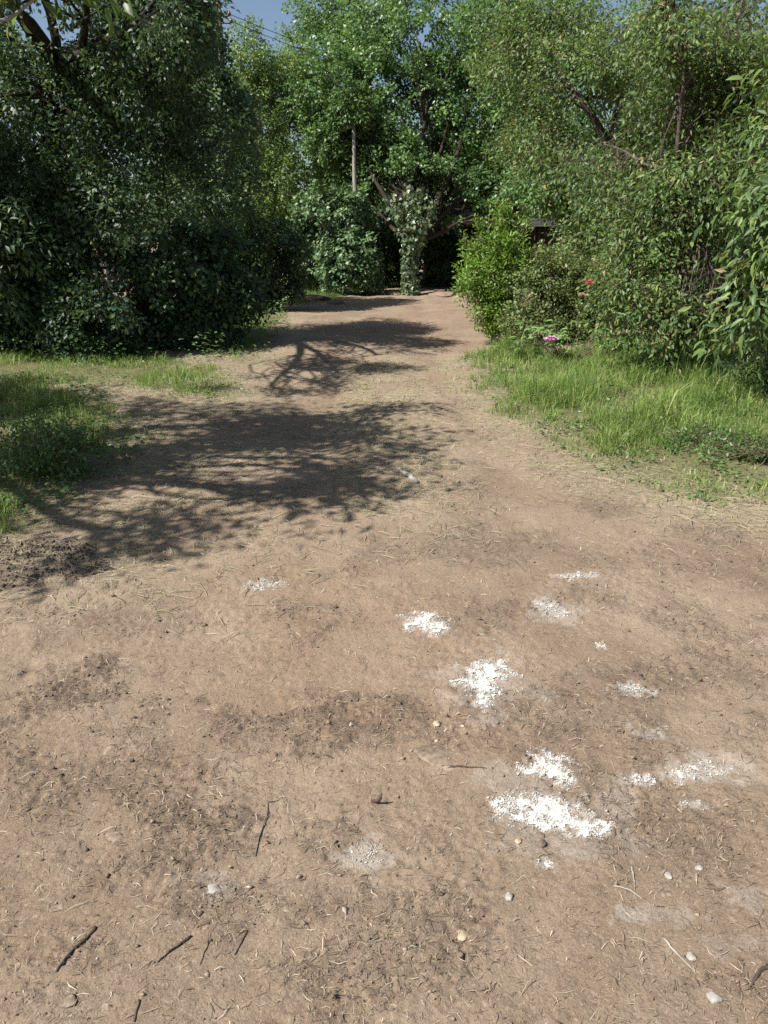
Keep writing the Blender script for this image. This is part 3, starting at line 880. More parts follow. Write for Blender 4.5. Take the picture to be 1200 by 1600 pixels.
# ---- the trees and bushes round it
plant('acacia_tree', 'pale green feathery tree in full sun left of the ivy trunk', 'tree', (-3.6, 23.2), [(-3.5, 22.8, 4.3, .9, .9, 1.5), (-2.9, 22.6, 2.9, .9, .8, 1.0), (-3.9, 23, 2.1, .9, .8, 1.2), (-2.7, 23.6, 5.5, 1.0, 1, 1.3), (-3.6, 22.8, 6.0, .65, .7, .9), (-2.6, 23.2, 1.6, .8, .7, .9)], M['leaf_light'], M['bark_pale'],
      2200, 18, .085, .045, .36, .25, 'A', .8, .35, trunk=[(-3.6, 23.2, 0), (-3.55, 23.2, 1.5), (-3.5, 23.1, 2.8)], trunk_r=.13, seed=21, twigs=False)
plant('ash_tree', 'tall slim leafy tree rising behind the pale pole between two crowns', 'tree', (-1.4, 25.5), [(-1.6, 25.4, 5.6, 1.8, 1.5, 2.0), (-1.0, 25.3, 7.4, 1.8, 1.4, 1.5), (-2.3, 25.6, 3.6, 1.6, 1.2, 1.4)], M['leaf_back'], M['bark_pale'],
      1700, 20, .10, .065, .4, .3, 'A', .8, .4, trunk=[(-1.4, 25.5, 0), (-1.4, 25.4, 2), (-1.5, 25.4, 4)], trunk_r=.15, seed=31, twigs=False)
x0, y0 = float(pz(556, 300, 21.7)[0]), 21.1
plant('young_pole_tree', 'slim pale trunk standing bare above the round lilac bush', 'tree', (x0, y0 + .6), [(x0 - .1, y0 + .9, 4.7, .8, .7, .7), (x0 - .8, y0 + 1.0, 3.9, .6, .5, .5)], M['leaf_back'], M['bark_pale'],
      650, 12, .09, .06, .3, .3, 'A', .6, .4, trunk=[(x0, y0 + .6, 0), (x0 + .02, y0 + .6, 1.7), (x0 - .04, y0 + .62, 4.2)], trunk_r=.085, seed=33, twigs=False)
x1, y1 = float(pz(545, 420, 20.9)[0]), 20.9
plant('lilac_bush', 'round glossy lilac bush left of the ivy trunk', 'bush', (x1, y1), [(x1, y1 + .1, .85, .85, .7, .85), (x1 + .1, y1 + .2, .4, .8, .6, .45)], M['leaf_lilac'], M['bark_twig'],
      900, 9, .11, .085, .25, .55, 'A', .5, .65, stems=[((x1, y1, 0), (x1 - .2, y1, .9), .02), ((x1 + .1, y1, 0), (x1 + .3, y1, 1.0), .02)], seed=41, twigs=False, upn=.7, outn=.55)
plant('ivy_bush', 'tall ivy covered mound climbing up beside the pale pole', 'bush', (x1 - .9, y1 + .8), [(x1 - .75, y1 + .5, 1.8, .85, .6, 1.0), (x1 + .0, y1 + .5, 2.05, .65, .5, .6), (x1 - 1.2, y1 + 1., .9, .8, .7, .8)], M['leaf_lilac'], M['bark_twig'],
      1300, 9, .115, .095, .28, .5, 'C', .55, .6, stems=[((x1 - .9, y1 + .8, 0), (x1 - .8, y1 + .8, 1.7), .03)], seed=43, twigs=False, upn=.7, outn=.55)
plant('small_leaved_bush', 'low yellow green bush at the left end of the far grass', 'bush', pg(458, 452), [(*pg(458, 452), .45, .5, .4, .5)], M['leaf_light'], M['bark_twig'], 350, 9, .06, .04, .2, .3, 'A', .5, .5, seed=45, twigs=False)

# dark wood that closes the view behind
for i, (X, Y, z, rx, rz, lab) in enumerate([(-6.5, 29, 4.2, 2.8, 3.2, 'dark leafy tree far behind the feathery pale tree'), (4.8, 30, 5.4, 3.2, 3.0, 'dark leafy tree far behind the shed roof'), (.6, 31, 3.4, 3.2, 3.2, 'dark low crowned tree directly behind the ivy trunk'),
                                           (9.5, 27, 5.0, 3.0, 3.4, 'dark leafy tree far behind the right hand cherry trees'), (-11, 24, 3.6, 3.0, 3.2, 'dark leafy tree far behind the left hedge')]):
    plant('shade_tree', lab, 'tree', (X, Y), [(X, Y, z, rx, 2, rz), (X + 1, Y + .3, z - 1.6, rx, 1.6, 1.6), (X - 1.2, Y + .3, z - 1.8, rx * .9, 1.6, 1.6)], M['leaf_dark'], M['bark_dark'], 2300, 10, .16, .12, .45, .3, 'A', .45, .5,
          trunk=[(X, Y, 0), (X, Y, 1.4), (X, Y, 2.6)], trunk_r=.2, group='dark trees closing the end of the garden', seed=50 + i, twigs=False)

for i, (X, Y, w, h, lab) in enumerate([(-.3, 24.2, 1.3, 1.7, 'added dark bush filling the shade at left behind the ivy trunk'), (1.6, 24.0, 1.2, 1.5, 'added dark bush filling the shade at right behind the ivy trunk'), (3.4, 24.2, 1.0, 1.6, 'added dark bush filling the shade in front of the shed')]):
    plant('shade_fill_bush', lab, 'bush', (X, Y), [(X, Y, h * .45, w, .6, h * .55), (X + .3, Y, h * .8, w * .7, .5, h * .35)], M['leaf_dark'], M['bark_dark'], 500, 10, .14, .08, .3, .3, 'A', .4, .4, stems=[((X, Y, 0), (X, Y, h * .8), .03)], group='added dark bushes filling the shade behind the ivy trunk', seed=190 + i, twigs=False)  # bushes added as dark fill for the black shade under the maple

# ---- left side
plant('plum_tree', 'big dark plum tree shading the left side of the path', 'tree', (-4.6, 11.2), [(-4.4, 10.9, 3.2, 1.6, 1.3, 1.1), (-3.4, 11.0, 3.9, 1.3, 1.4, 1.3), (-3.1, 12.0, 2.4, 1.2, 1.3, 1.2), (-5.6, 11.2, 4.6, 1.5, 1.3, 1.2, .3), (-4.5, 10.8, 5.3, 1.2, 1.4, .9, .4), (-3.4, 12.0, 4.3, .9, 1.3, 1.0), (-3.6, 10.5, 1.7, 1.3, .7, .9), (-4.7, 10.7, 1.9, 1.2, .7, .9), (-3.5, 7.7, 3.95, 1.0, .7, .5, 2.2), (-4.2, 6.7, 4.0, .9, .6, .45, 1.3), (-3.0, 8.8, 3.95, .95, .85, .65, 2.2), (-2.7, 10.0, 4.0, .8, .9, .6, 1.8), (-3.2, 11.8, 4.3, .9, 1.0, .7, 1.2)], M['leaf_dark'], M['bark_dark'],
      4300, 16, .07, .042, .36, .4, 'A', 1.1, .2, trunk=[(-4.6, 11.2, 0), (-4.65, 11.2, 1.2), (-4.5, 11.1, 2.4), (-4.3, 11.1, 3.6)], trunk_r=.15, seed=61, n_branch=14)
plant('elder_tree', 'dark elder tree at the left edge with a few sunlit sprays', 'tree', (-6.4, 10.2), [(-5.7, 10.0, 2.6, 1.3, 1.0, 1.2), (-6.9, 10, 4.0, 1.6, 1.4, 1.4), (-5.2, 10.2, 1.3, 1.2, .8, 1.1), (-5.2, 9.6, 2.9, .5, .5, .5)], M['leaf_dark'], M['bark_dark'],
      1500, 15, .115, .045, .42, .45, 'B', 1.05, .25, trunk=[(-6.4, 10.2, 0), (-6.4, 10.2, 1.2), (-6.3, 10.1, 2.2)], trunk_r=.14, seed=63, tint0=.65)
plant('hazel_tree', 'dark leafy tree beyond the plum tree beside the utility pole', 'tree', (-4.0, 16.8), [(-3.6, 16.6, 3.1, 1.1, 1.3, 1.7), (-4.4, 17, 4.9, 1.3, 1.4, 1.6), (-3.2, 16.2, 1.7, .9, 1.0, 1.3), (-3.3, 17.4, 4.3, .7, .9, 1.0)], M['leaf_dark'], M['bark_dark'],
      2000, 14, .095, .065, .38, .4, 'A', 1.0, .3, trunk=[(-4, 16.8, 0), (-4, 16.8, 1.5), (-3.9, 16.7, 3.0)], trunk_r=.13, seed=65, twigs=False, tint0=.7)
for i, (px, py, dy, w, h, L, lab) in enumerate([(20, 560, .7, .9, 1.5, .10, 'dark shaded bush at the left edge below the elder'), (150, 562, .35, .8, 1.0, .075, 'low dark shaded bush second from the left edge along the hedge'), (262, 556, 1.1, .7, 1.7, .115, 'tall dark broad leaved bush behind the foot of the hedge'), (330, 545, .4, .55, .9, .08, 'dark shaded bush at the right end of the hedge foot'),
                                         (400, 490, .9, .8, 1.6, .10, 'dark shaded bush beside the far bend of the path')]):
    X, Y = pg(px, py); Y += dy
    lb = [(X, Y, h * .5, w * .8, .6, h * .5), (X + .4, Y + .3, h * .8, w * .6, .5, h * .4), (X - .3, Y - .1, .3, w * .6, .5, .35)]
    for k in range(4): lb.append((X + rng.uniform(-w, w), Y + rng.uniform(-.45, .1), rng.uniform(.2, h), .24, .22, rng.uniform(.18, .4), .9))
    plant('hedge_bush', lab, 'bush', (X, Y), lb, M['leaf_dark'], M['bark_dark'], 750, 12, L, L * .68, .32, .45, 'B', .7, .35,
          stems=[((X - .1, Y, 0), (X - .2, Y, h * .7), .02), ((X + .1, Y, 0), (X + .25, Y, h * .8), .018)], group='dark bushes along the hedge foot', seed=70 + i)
plant('added_shade_tree', 'broad dark tree added unseen outside the left edge to shade the hedge', 'tree', (-9.2, 10.5), [(-8.8, 10.2, 4.2, 1.9, 2.0, 2.2), (-8.6, 12.6, 5.0, 1.8, 1.9, 2.0), (-9.0, 14.8, 5.0, 1.9, 1.8, 2.1)], M['leaf_dark'], M['bark_dark'],
      1150, 10, .13, .09, .4, .3, 'A', .75, .3, trunk=[(-9.2, 10.5, 0), (-9.2, 10.6, 1.5), (-9.0, 11, 3.0)], trunk_r=.2, seed=81, twigs=False)  # tree added beyond the view to throw shade on the hedge

# the near walnut: most of its crown is above and left of the picture
plant('walnut_tree', 'near walnut tree whose large leaves hang into the top left corner', 'tree', (-5.4, 4.0), [(-4.5, 4.0, 4.2, 1.4, 1.3, 1.0, 1.1), (-3.5, 4.8, 3.8, .9, .8, .6, .5), (-2.5, 5.9, 3.2, .6, .5, .35, 1.6), (-3.8, 3.6, 4.4, .9, .8, .6, .5), (-5.6, 4.4, 5.0, 1.4, 1.2, 1.0), (-6.5, 5.4, 4.1, 1.4, .95, .8, 1.8), (-7.3, 6.2, 4.3, 1.1, .7, .7, 1.6), (-4.35, 2.5, 3.9, .95, .6, .5, 1.5), (-3.9, 2.9, 4.1, .6, .45, .35, 1.0), (-2.9, 4.7, 4.0, .7, .6, .4, .4), (-3.1, 3.15, 3.7, .95, .4, .35, .7), (-3.2, 4.0, 3.7, .9, .5, .35, .45)], M['leaf_walnut'], M['bark_pale'],
      980, 15, .125, .052, .55, .4, 'B', 1.2, .25, trunk=[(-5.4, 4.0, 0), (-5.3, 4.1, 1.3), (-5.0, 4.1, 2.6)], trunk_r=.17, seed=91, n_branch=10, singles=(M['leaf_walnut_one'], 300))

# ---- right side
plant('cherry_tree', 'young cherry tree whose drooping branches reach the tall grass', 'tree', (*pg(1040, 596), 0), [(3.1, 8.9, 2.95, 1.25, 1.0, .75), (3.15, 8.05, .72, .5, .28, .42), (3.55, 8.0, .95, .4, .3, .4), (2.9, 9.0, 3.75, .25, .3, .4, .5), (3.8, 9.2, 3.9, .3, .3, .4, .5), (2.5, 9.3, 2.5, .8, .7, .7), (3.3, 8.5, 1.9, .8, .5, .7), (4.0, 8.9, 2.6, 1.0, .9, 1.1), (2.75, 8.3, .95, .5, .35, .55), (3.0, 8.6, 1.45, .6, .4, .35)], M['leaf_cherry'], M['bark_cherry'],
      2300, 16, .07, .030, .48, .7, 'B', 1.08, .2, trunk=[(*pg(1040, 596), -.03), (3.28, 8.25, .7), (3.2, 8.5, 1.5), (3.15, 8.7, 2.2)], trunk_r=.052, seed=101, n_branch=16, singles=(M['leaf_cherry_one'], 300), upn=.35, outn=.7)
plant('cherry_tree', 'nearest cherry tree with long hanging leaves at the right edge', 'tree', (3.95, 7.7, .03), [(3.85, 7.3, 2.3, .9, .7, .75), (3.55, 6.7, 1.75, .7, .5, .5), (3.5, 6.7, 1.05, .5, .45, .5), (4.3, 6.9, 3.0, 1.0, .8, .9), (4.1, 6.5, 1.5, .5, .5, .4)], M['leaf_cherry'], M['bark_cherry'],
      800, 16, .122, .044, .58, .85, 'B', 1.12, .2, trunk=[(3.95, 7.7, 0), (3.85, 7.6, .8), (3.75, 7.55, 1.6), (3.8, 7.4, 2.2)], trunk_r=.075, seed=103, n_branch=14, singles=(M['leaf_cherry_one'], 300), upn=.3, outn=.8)
plant('cherry_tree', 'sunlit cherry tree with light olive leaves rising behind the roses', 'tree', (4.0, 13.2), [(3.6, 12.8, 3.5, 1.7, 1.2, 1.0), (2.8, 13.2, 3.0, 1.1, .9, .8), (4.6, 12.4, 2.7, 1.5, 1.1, 1.3), (4.2, 12.6, 1.5, 1.4, 1.0, 1.0), (5.2, 12, 4.2, 1.6, 1.2, 1.0, .35), (2.6, 13.4, 4.3, 1.3, 1.0, .9)], M['leaf_cherry'], M['bark_cherry'],
      3600, 16, .07, .032, .44, .5, 'A', 1.12, .25, trunk=[(4, 13.2, 0), (4, 13.1, 1), (3.9, 13, 2.2)], trunk_r=.1, seed=105, upn=.45, outn=.6)
for i, (X, Y, w, h, lab) in enumerate([(4.8, 10.6, .9, 1.7, 'leafy bush coloured dark for shade between the young cherry and the sunlit cherry'), (6.6, 10.0, 1.1, 2.0, 'leafy green bush far out behind the nearest cherry tree'), (6.2, 14.0, 1.4, 2.2, 'leafy green bush at the right foot of the sunlit cherry'), (8.6, 13, 1.4, 2.4, 'leafy green bush at the far right end of the garden row')]):
    plant('garden_bush', lab, 'bush', (X, Y), [(X, Y, h * .5, w, .8, h * .5), (X + .4, Y + .3, h * .75, w * .7, .7, h * .4)], M['leaf_dark'] if i == 0 else M['leaf_back'], M['bark_dark'], 700, 10, .10, .05, .3, .4, 'A', .5, .45,  # first bush gets darker leaf colour in place of the shade in that hollow
          stems=[((X - .1, Y, 0), (X - .2, Y, h * .7), .02), ((X + .1, Y, 0), (X + .25, Y, h * .8), .018)], group='green bushes behind the cherry trees', seed=170 + i)
plant('pear_tree', 'green leafy tree between the maple crown and the cherry trees', 'tree', (4.2, 18.2), [(3.6, 17.8, 4.2, 1.5, 1.2, 1.4), (3.6, 17.6, 2.5, 1.0, .8, .7), (4.8, 17.4, 1.9, 1.0, .8, .9), (2.9, 18.2, 5.6, 1.5, 1.2, 1.2), (4.6, 18, 5.2, 1.6, 1.2, 1.3, .35), (4.6, 18.2, 3.0, 1.4, 1.0, 1.0)], M['leaf_back'], M['bark_dark'],
      1700, 18, .10, .06, .4, .4, 'A', 1.05, .35, trunk=[(4.2, 18.2, 0), (4.2, 18.1, 1.5), (4, 18, 3)], trunk_r=.12, seed=107, twigs=False)

sx, sy = pg(772, 536)
slob = [(sx - .02, sy + .1, .95, .42, .4, .55), (sx + .25, sy + .1, 1.15, .36, .36, .5), (sx - .28, sy + .1, .95, .34, .34, .45), (sx + .02, sy, .5, .36, .3, .38, 1.7), (sx + .05, sy, .25, .22, .2, .2, 1.2)]
for k in range(15):
    a = rng.uniform(-.5, .5); slob.append((sx + a, sy + .1 + rng.uniform(-.25, .25), 1.36 + .3 * rng.random() - .35 * abs(a), .075, .075, .3, .55))
slob += [(sx + .0, sy, 1.75, .07, .07, .3, .9), (sx + .12, sy + .05, 1.68, .07, .07, .28, .9), (sx - .3, sy, 1.5, .06, .06, .24, .9)]
plant('bright_shrub', 'bright yellow green upright shrub at the edge of the path', 'shrub', (sx, sy), slob, M['leaf_shrub'], M['bark_twig'],
      1000, 9, .07, .03, .2, -.3, 'B', .62, .35, stems=[((sx - .03, sy, 0), (sx - .3, sy, 1.1), .016), ((sx, sy, 0), (sx, sy + .05, 1.4), .018), ((sx + .05, sy, 0), (sx + .3, sy + .1, 1.3), .016)], seed=111, upn=.5, outn=.5, floor=.05, n_branch=3)
qx, qy = pg(850, 545)
plant('spiraea_shrub', 'loose olive green shrub between the bright shrub and the roses', 'shrub', (qx, qy + .3), [(qx, qy + .4, .75, .55, .45, .6), (qx + .25, qy + .6, .9, .45, .4, .5), (qx - .1, qy + .2, .35, .5, .35, .35), (qx + .6, qy + .3, .4, .45, .35, .4), (qx - .3, qy + .1, .3, .35, .3, .3)], M['leaf_rose'], M['bark_twig'],
      1500, 9, .055, .027, .2, .1, 'A', .6, .3, stems=[((qx, qy + .3, 0), (qx - .1, qy + .3, 1.0), .01), ((qx, qy + .3, 0), (qx + .3, qy + .4, 1.1), .01)], seed=113)

# rose bush with its two blooms, and bare canes above it
rx_, ry_ = pg(905, 545)
rose, _, _ = plant('rose_bush', 'straggly rose bush carrying a red and a salmon bloom', 'rose bush', (rx_, ry_ + .5), [(rx_, ry_ + .5, .6, .6, .45, .5), (rx_ + .4, ry_ + .6, .8, .5, .4, .45), (rx_ - .35, ry_ + .7, .8, .45, .4, .4), (rx_ + .1, ry_ + .3, .3, .6, .3, .3)], M['leaf_rose'], M['bark_twig'],
      1500, 9, .055, .034, .22, .15, 'A', .65, .3, stems=[((rx_, ry_ + .5, 0), (rx_ + .1, ry_ + .4, 1.0), .009), ((rx_, ry_ + .5, 0), (rx_ - .3, ry_ + .6, 1.1), .009), ((rx_, ry_ + .5, 0), (rx_ + .4, ry_ + .5, .9), .008)], seed=115)
def bloom(name, label, root, c, r, mat):
    loc = np.array(root.location)
    a = Acc()
    for ring, (m, rr, tilt, ln) in enumerate(((5, .15, .25, .8), (6, .3, .55, 1.0), (7, .45, 1.05, 1.1))):
        for k in range(m):
            ph = 6.283 * k / m + ring * .5 + rng.normal(0, .15)
            d = np.array((math.cos(ph) * math.sin(tilt), math.sin(ph) * math.sin(tilt), math.cos(tilt)))
            s = np.array((-math.sin(ph), math.cos(ph), 0))
            p0 = c + np.array((math.cos(ph), math.sin(ph), 0)) * r * rr * .4
            n_ = np.cross(s, d)
            q = [p0, p0 + d * r * .5 * ln + s * r * .42, p0 + d * r * ln + s * r * .3 - n_ * r * .15, p0 + d * r * 1.05 * ln, p0 + d * r * ln - s * r * .3 - n_ * r * .15, p0 + d * r * .5 * ln - s * r * .42]
            a.add(q, [(0, 1, 5), (1, 4, 5), (1, 2, 4), (2, 3, 4)], np.full(6, rng.random()))
    o = a.build(name, mat, root, False, loc)
    o['label'] = label
    return o
bloom('rose_bloom', 'deep red rose', rose, pz(920, 446, ry_ - .12), .07, M['petal_red'])
bloom('rose_bloom', 'small salmon rose below the red one', rose, pz(908, 463, ry_ - .12), .05, M['petal_rose'])
w = Acc()
for (p, q) in (((rx_, ry_ + .5, .02), pz(921, 446, ry_ - .12)), ((rx_, ry_ + .5, .02), pz(909, 463, ry_ - .12))):
    w.tube(bend_path(p, q, 6, .04), np.linspace(.006, .004, 6), 5)
w.build('flower_stem', M['bark_twig'], rose, True, rose.location)

dead = thing('bare_branch', 'bare grey forked branch sticking up behind the roses', 'branch', (*pg(858, 520), 0))
w = Acc()
dl = pg(858, 520); b0 = pz(858, 425, dl[1])
w.tube([(dl[0], dl[1], 0), (dl[0], dl[1], .5), b0, pz(876, 402, dl[1]), pz(881, 384, dl[1])], [.014, .013, .011, .008, .004], 6)
w.tube([b0, pz(856, 402, dl[1])], [.008, .004], 5); w.tube([b0, pz(850, 408, dl[1])], [.007, .003], 5)
w.build('branch_wood', M['bark_pale'], dead, True, dead.location)

# peony
px_, py_ = pg(888, 572)
peony = thing('peony_plant', 'leafy peony with one pale pink bloom at the back of the grass', 'peony', (px_, py_, .04))
w = Acc(); n = 42; PP, DD, NN = [], [], []
for k in range(n):
    a = rng.random() * 6.28; rr = .08 + .42 * rng.random() ** .7
    tip = np.array((px_ + math.cos(a) * rr * 1.35, py_ + math.sin(a) * rr * .7, .22 + .3 * rng.random()))
    w.tube(bend_path((px_ + .05 * math.cos(a), py_ + .05 * math.sin(a), .02), tip, 5, .05), np.linspace(.005, .003, 5), 4)
    for j in range(6):
        b = a + (j - 2.5) * .55
        DD.append(np.array((math.cos(b), math.sin(b), .1 - .12 * abs(j - 2.5)))); PP.append(tip + rng.normal(0, .015, 3)); NN.append(np.array((0, -.25, 1.)) + .3 * rng.normal(size=3))
w.build('stems', M['bark_twig'], peony, True, peony.location)
PP, DD, NN = np.array(PP), np.array(DD), norm(np.array(NN))
ll = .085 + .05 * rng.random(len(PP))
single_leaves(peony, np.array(peony.location), M['leaf_peony'], PP, DD, NN, ll, ll * .36, 'B')
bp = pz(861, 529, py_ - .32)
bloom('peony_bloom', 'pale pink peony bloom', peony, bp - np.array((0, 0, .05)), .085, M['petal_pink'])
w = Acc(); w.tube(bend_path((px_, py_, .02), bp - np.array((0, 0, .05)), 6, .03), np.linspace(.006, .004, 6), 5); w.build('flower_stem', M['bark_twig'], peony, True, peony.location)

# low weeds
def weed(label, X, Y, rx, rz, n, mat=M['leaf_weed'], L=.06, seed=0):
    plant('weed_clump', label, 'weeds', (X, Y), [(X, Y, rz * .55, rx, rx * .7, rz * .55), (X + rx * .5, Y, rz * .4, rx * .6, rx * .5, rz * .45)], mat, M['bark_twig'], n, 7, L, L * .55, .14, .1, 'B', .6, .3,
          stems=[((X, Y, 0), (X - rx * .3, Y, rz * .8), .004), ((X, Y, 0), (X + rx * .3, Y, rz * .8), .004)], seed=seed, floor=.02, upn=.8, outn=.3)
X, Y = pg(60, 752); weed('broad leaved weeds catching the sun at the left edge', X, Y + .15, .38, .38, 330, L=.036, seed=121)
X, Y = pg(1090, 700); weed('dark low weeds in the grass near the right edge', X, Y, .32, .13, 130, M['leaf_weed'], .034, 123)
X, Y = pg(1180, 730); weed('low leafy weeds at the right edge nearest the bare earth', X, Y, .4, .18, 170, M['leaf_weed'], .036, 125)
X, Y = pg(1190, 640); plant('hollow_fill_bush', 'added dark low bush standing for the shaded hollow under the nearest cherry tree', 'bush', (X + .35, Y + .2), [(X + .3, Y + .3, .5, .55, .5, .55), (X + .7, Y + .3, .9, .6, .5, .6)], M['leaf_dark'], M['bark_dark'], 700, 9, .06, .032, .2, .2, 'A', .5, .4, stems=[((X + .35, Y + .2, 0), (X + .4, Y + .2, .9), .015)], seed=127)  # dark bush added to stand for the shaded hollow below the cherry
X, Y = pg(800, 560); weed('small weeds between the bright shrub and the peony', X, Y, .3, .2, 120, M['leaf_weed'], .045, 129)

# ------------------------------------------------------------------ shed, fence, pole
shed = thing('shed', 'dark brown plank shed with a white eaves board behind the trees', 'shed', (5.2, 25.5, 0))
so = (5.2, 25.5, 0)
x = 1.4; k = 0
while x < 9.0:
    wd = .15 + .02 * rng.random()
    a = Acc(); dz = rng.random() * .012; a.box((x, 25.0 - dz, 0), (x + wd - .008, 25.03, 1.78)); a.build('plank', M['plank'], shed, False, so)
    x += wd
a = Acc(); a.box((1.42, 25.034, .0), (8.98, 28, 1.775)); a.build('wall', M['plank'], shed, False, so)
a = Acc(); a.box((1.25, 24.86, 1.79), (9.15, 24.9, 1.98)); a.build('eaves_board', M['white_paint'], shed, False, so)
a = Acc(); V = [(1.2, 24.8, 1.99), (9.2, 24.8, 1.99), (9.2, 28.2, 2.5), (1.2, 28.2, 2.5), (1.2, 24.8, 2.04), (9.2, 24.8, 2.04), (9.2, 28.2, 2.55), (1.2, 28.2, 2.55)]
q = np.array([(0, 3, 2, 1), (4, 5, 6, 7), (0, 1, 5, 4), (1, 2, 6, 5), (2, 3, 7, 6), (3, 0, 4, 7)])
a.add(V, np.concatenate([q[:, [0, 1, 2]], q[:, [0, 2, 3]]])); a.build('roof', M['roof_felt'], shed, False, so)

fence = thing('picket_fence', 'grey picket fence glimpsed in the shade behind the left bushes', 'fence', (-5.0, 15.2, 0))
fo = (-5.0, 15.2, 0)
for k in range(26):
    X = -6.5 + k * .115
    a = Acc(); t = 1.15 + rng.normal(0, .015); a.box((X, 15.2, .08), (X + .07, 15.22, t)); a.add([(X, 15.2, t), (X + .07, 15.2, t), (X + .035, 15.2, t + .05), (X, 15.22, t), (X + .07, 15.22, t), (X + .035, 15.22, t + .05)], [(0, 1, 2), (3, 5, 4), (0, 2, 5), (0, 5, 3), (1, 4, 5), (1, 5, 2)])
    a.build('picket', M['fence_wood'], fence, False, fo)
for z in (.3, .9):
    a = Acc(); a.box((-6.55, 15.223, z), (-3.45, 15.26, z + .07)); a.build('rail', M['fence_wood'], fence, False, fo)
for X in (-6.4, -5.0, -3.6):
    a = Acc(); a.box((X, 15.263, -.1), (X + .09, 15.35, 1.2)); a.build('post', M['fence_wood'], fence, False, fo)

po = pz(341, 40, 19.5)
pole = thing('utility_pole', 'brown wooden utility pole half hidden by leaves at the top left', 'utility pole', (po[0], 19.5, 0))
a = Acc(); a.tube([(po[0], 19.5, -.2), (po[0], 19.5, 3), (po[0], 19.5, 7.4)], [.11, .10, .08], 12); a.build('post', M['pole_wood'], pole, True, pole.location)
ins = []
for (px, py) in ((358, 22), (361, 33)):
    c = pz(px, py, 19.45)
    a = Acc(); a.tube([(po[0], 19.45, c[2] - .04), (c[0] - .03, 19.45, c[2] - .04), (c[0], 19.45, c[2] - .02)], .014, 6); a.build('bracket', M['cable'], pole, True, pole.location)
    a = Acc(); a.tube([c + (0, 0, -.04), c + (0, 0, .0), c + (0, 0, .03), c + (0, 0, .06)], [.03, .045, .03, .02], 8); a.build('insulator', M['porcelain'], pole, True, pole.location)
    ins.append(c)
for i, (c, lab) in enumerate(zip(ins, ('upper overhead cable running from the pole across the sky gap', 'lower overhead cable running from the pole across the sky gap'))):
    e = np.array((7.5, 36, 7.2 + i * -.35))
    t = np.linspace(0, 1, 24)[:, None]
    p = c + (e - c) * t; p[:, 2] -= (1.1 * 4 * t * (1 - t))[:, 0] * .5
    a = Acc(); a.tube(p, .007, 5)
    tag(a.build('overhead_cable', M['cable'], None, True), lab, 'cable')

# ------------------------------------------------------------------ small single things on the ground
def gz(x, y): return float(ground_h(np.array([x]), np.array([y]))[0])

LIMELAB = ['small oval patch of white lime powder farthest up the drive of the dense ones', 'star shaped patch of white lime powder in the middle of the drive', 'rounded patch of white lime powder just above the largest one', 'largest patch of white lime powder, long and low',
           'small dense dab of white lime powder right of the largest patch', 'broken streak of white lime powder near the right edge', 'thin smear of white lime powder right of the star shaped patch', 'faint dusting of white lime powder above the star shaped patch',
           'thin pale streak of lime powder nearest the right hand grass', 'small scrap of white lime at the left of the drive below the tree shade', 'faint greyish dusting of lime left of the largest patch', 'little dab of lime powder below the largest patch', 'small fleck of lime powder below the broken streak', 'single small white lump of lime on bare earth']
def lime_patch(i):
    bl, s = LIMEG[i]
    lo = np.min([(b[0] - b[2] * 1.35, b[1] - b[3] * 1.35) for b in bl], 0); hi = np.max([(b[0] + b[2] * 1.35, b[1] + b[3] * 1.35) for b in bl], 0)
    cx, cy_ = bl[0][:2]
    d = math.hypot(cy_, CAM_H)
    area = (hi - lo).prod()
    n = int(np.clip(area * 520000 / d, 700, 36000))
    x = rng.uniform(lo[0], hi[0], n); y = rng.uniform(lo[1], hi[1], n)
    m = lime_one(i, x, y)
    g = fbm(x * 38, y * 38, 800 + i, 3)
    keep = rng.random(n) < np.clip(m * (.2 + .8 * s), 0, 1) * np.clip(.8 + 1.1 * g, .04, 1)
    x, y, m = x[keep], y[keep], m[keep]
    n = len(x)
    sz = (.0005 + .0008 * rng.random(n) + .0025 * rng.random(n) ** 12) * (.55 + .3 * d)
    z = ground_h(x, y) + sz * .3 + .003 * m * s
    V, F, T = octas(x, y, z, sz, np.clip(rng.normal(.22 + .38 * s, .25, n) + .25 * (m - .5), 0, 1), .6)
    # the caked core
    gx = .003 * d
    xs = np.arange(lo[0], hi[0], gx); ys = np.arange(lo[1], hi[1], gx)
    X, Yg = np.meshgrid(xs, ys); x, y = X.ravel(), Yg.ravel()
    x = x + rng.normal(0, gx * .25, x.shape); y = y + rng.normal(0, gx * .25, y.shape)
    h = lime_one(i, x, y) * (.45 + .55 * s) + .45 * fbm(x * 26, y * 26, 830 + i, 4)
    z = ground_h(x, y) - .002 + .006 * np.clip(h - .35, -.3, 1.0) + .003 * rng.random(len(x))
    nx = len(xs); ii = (np.arange(len(ys) - 1)[:, None] * nx + np.arange(nx - 1)[None]).ravel()
    Q = np.stack([ii, ii + 1, ii + nx + 1, ii + nx], 1)
    Q = Q[h[Q].min(1) > .68]
    F2 = np.concatenate([Q[:, [0, 1, 2]], Q[:, [0, 2, 3]]]) if len(Q) else np.zeros((0, 3), int)
    used = np.unique(F2) if len(F2) else np.zeros(0, int)
    remap = np.zeros(len(x), int); remap[used] = np.arange(len(used))
    a = Acc(); a.add(V, F, T)
    if len(F2) and s > .3: a.add(np.stack([x, y, z], 1)[used], remap[F2], np.clip(rng.normal(.22 + .38 * s, .2, len(used)) + .5 * (h[used] - .75), 0, 1))
    o = a.build('lime_patch', M['lime'], None, False, (cx, cy_, gz(cx, cy_)))
    o.location = (cx, cy_, gz(cx, cy_))
    tag(o, LIMELAB[i], 'lime powder', 'patches of white lime powder on the drive')
for i in range(len(LIMEG)): lime_patch(i)

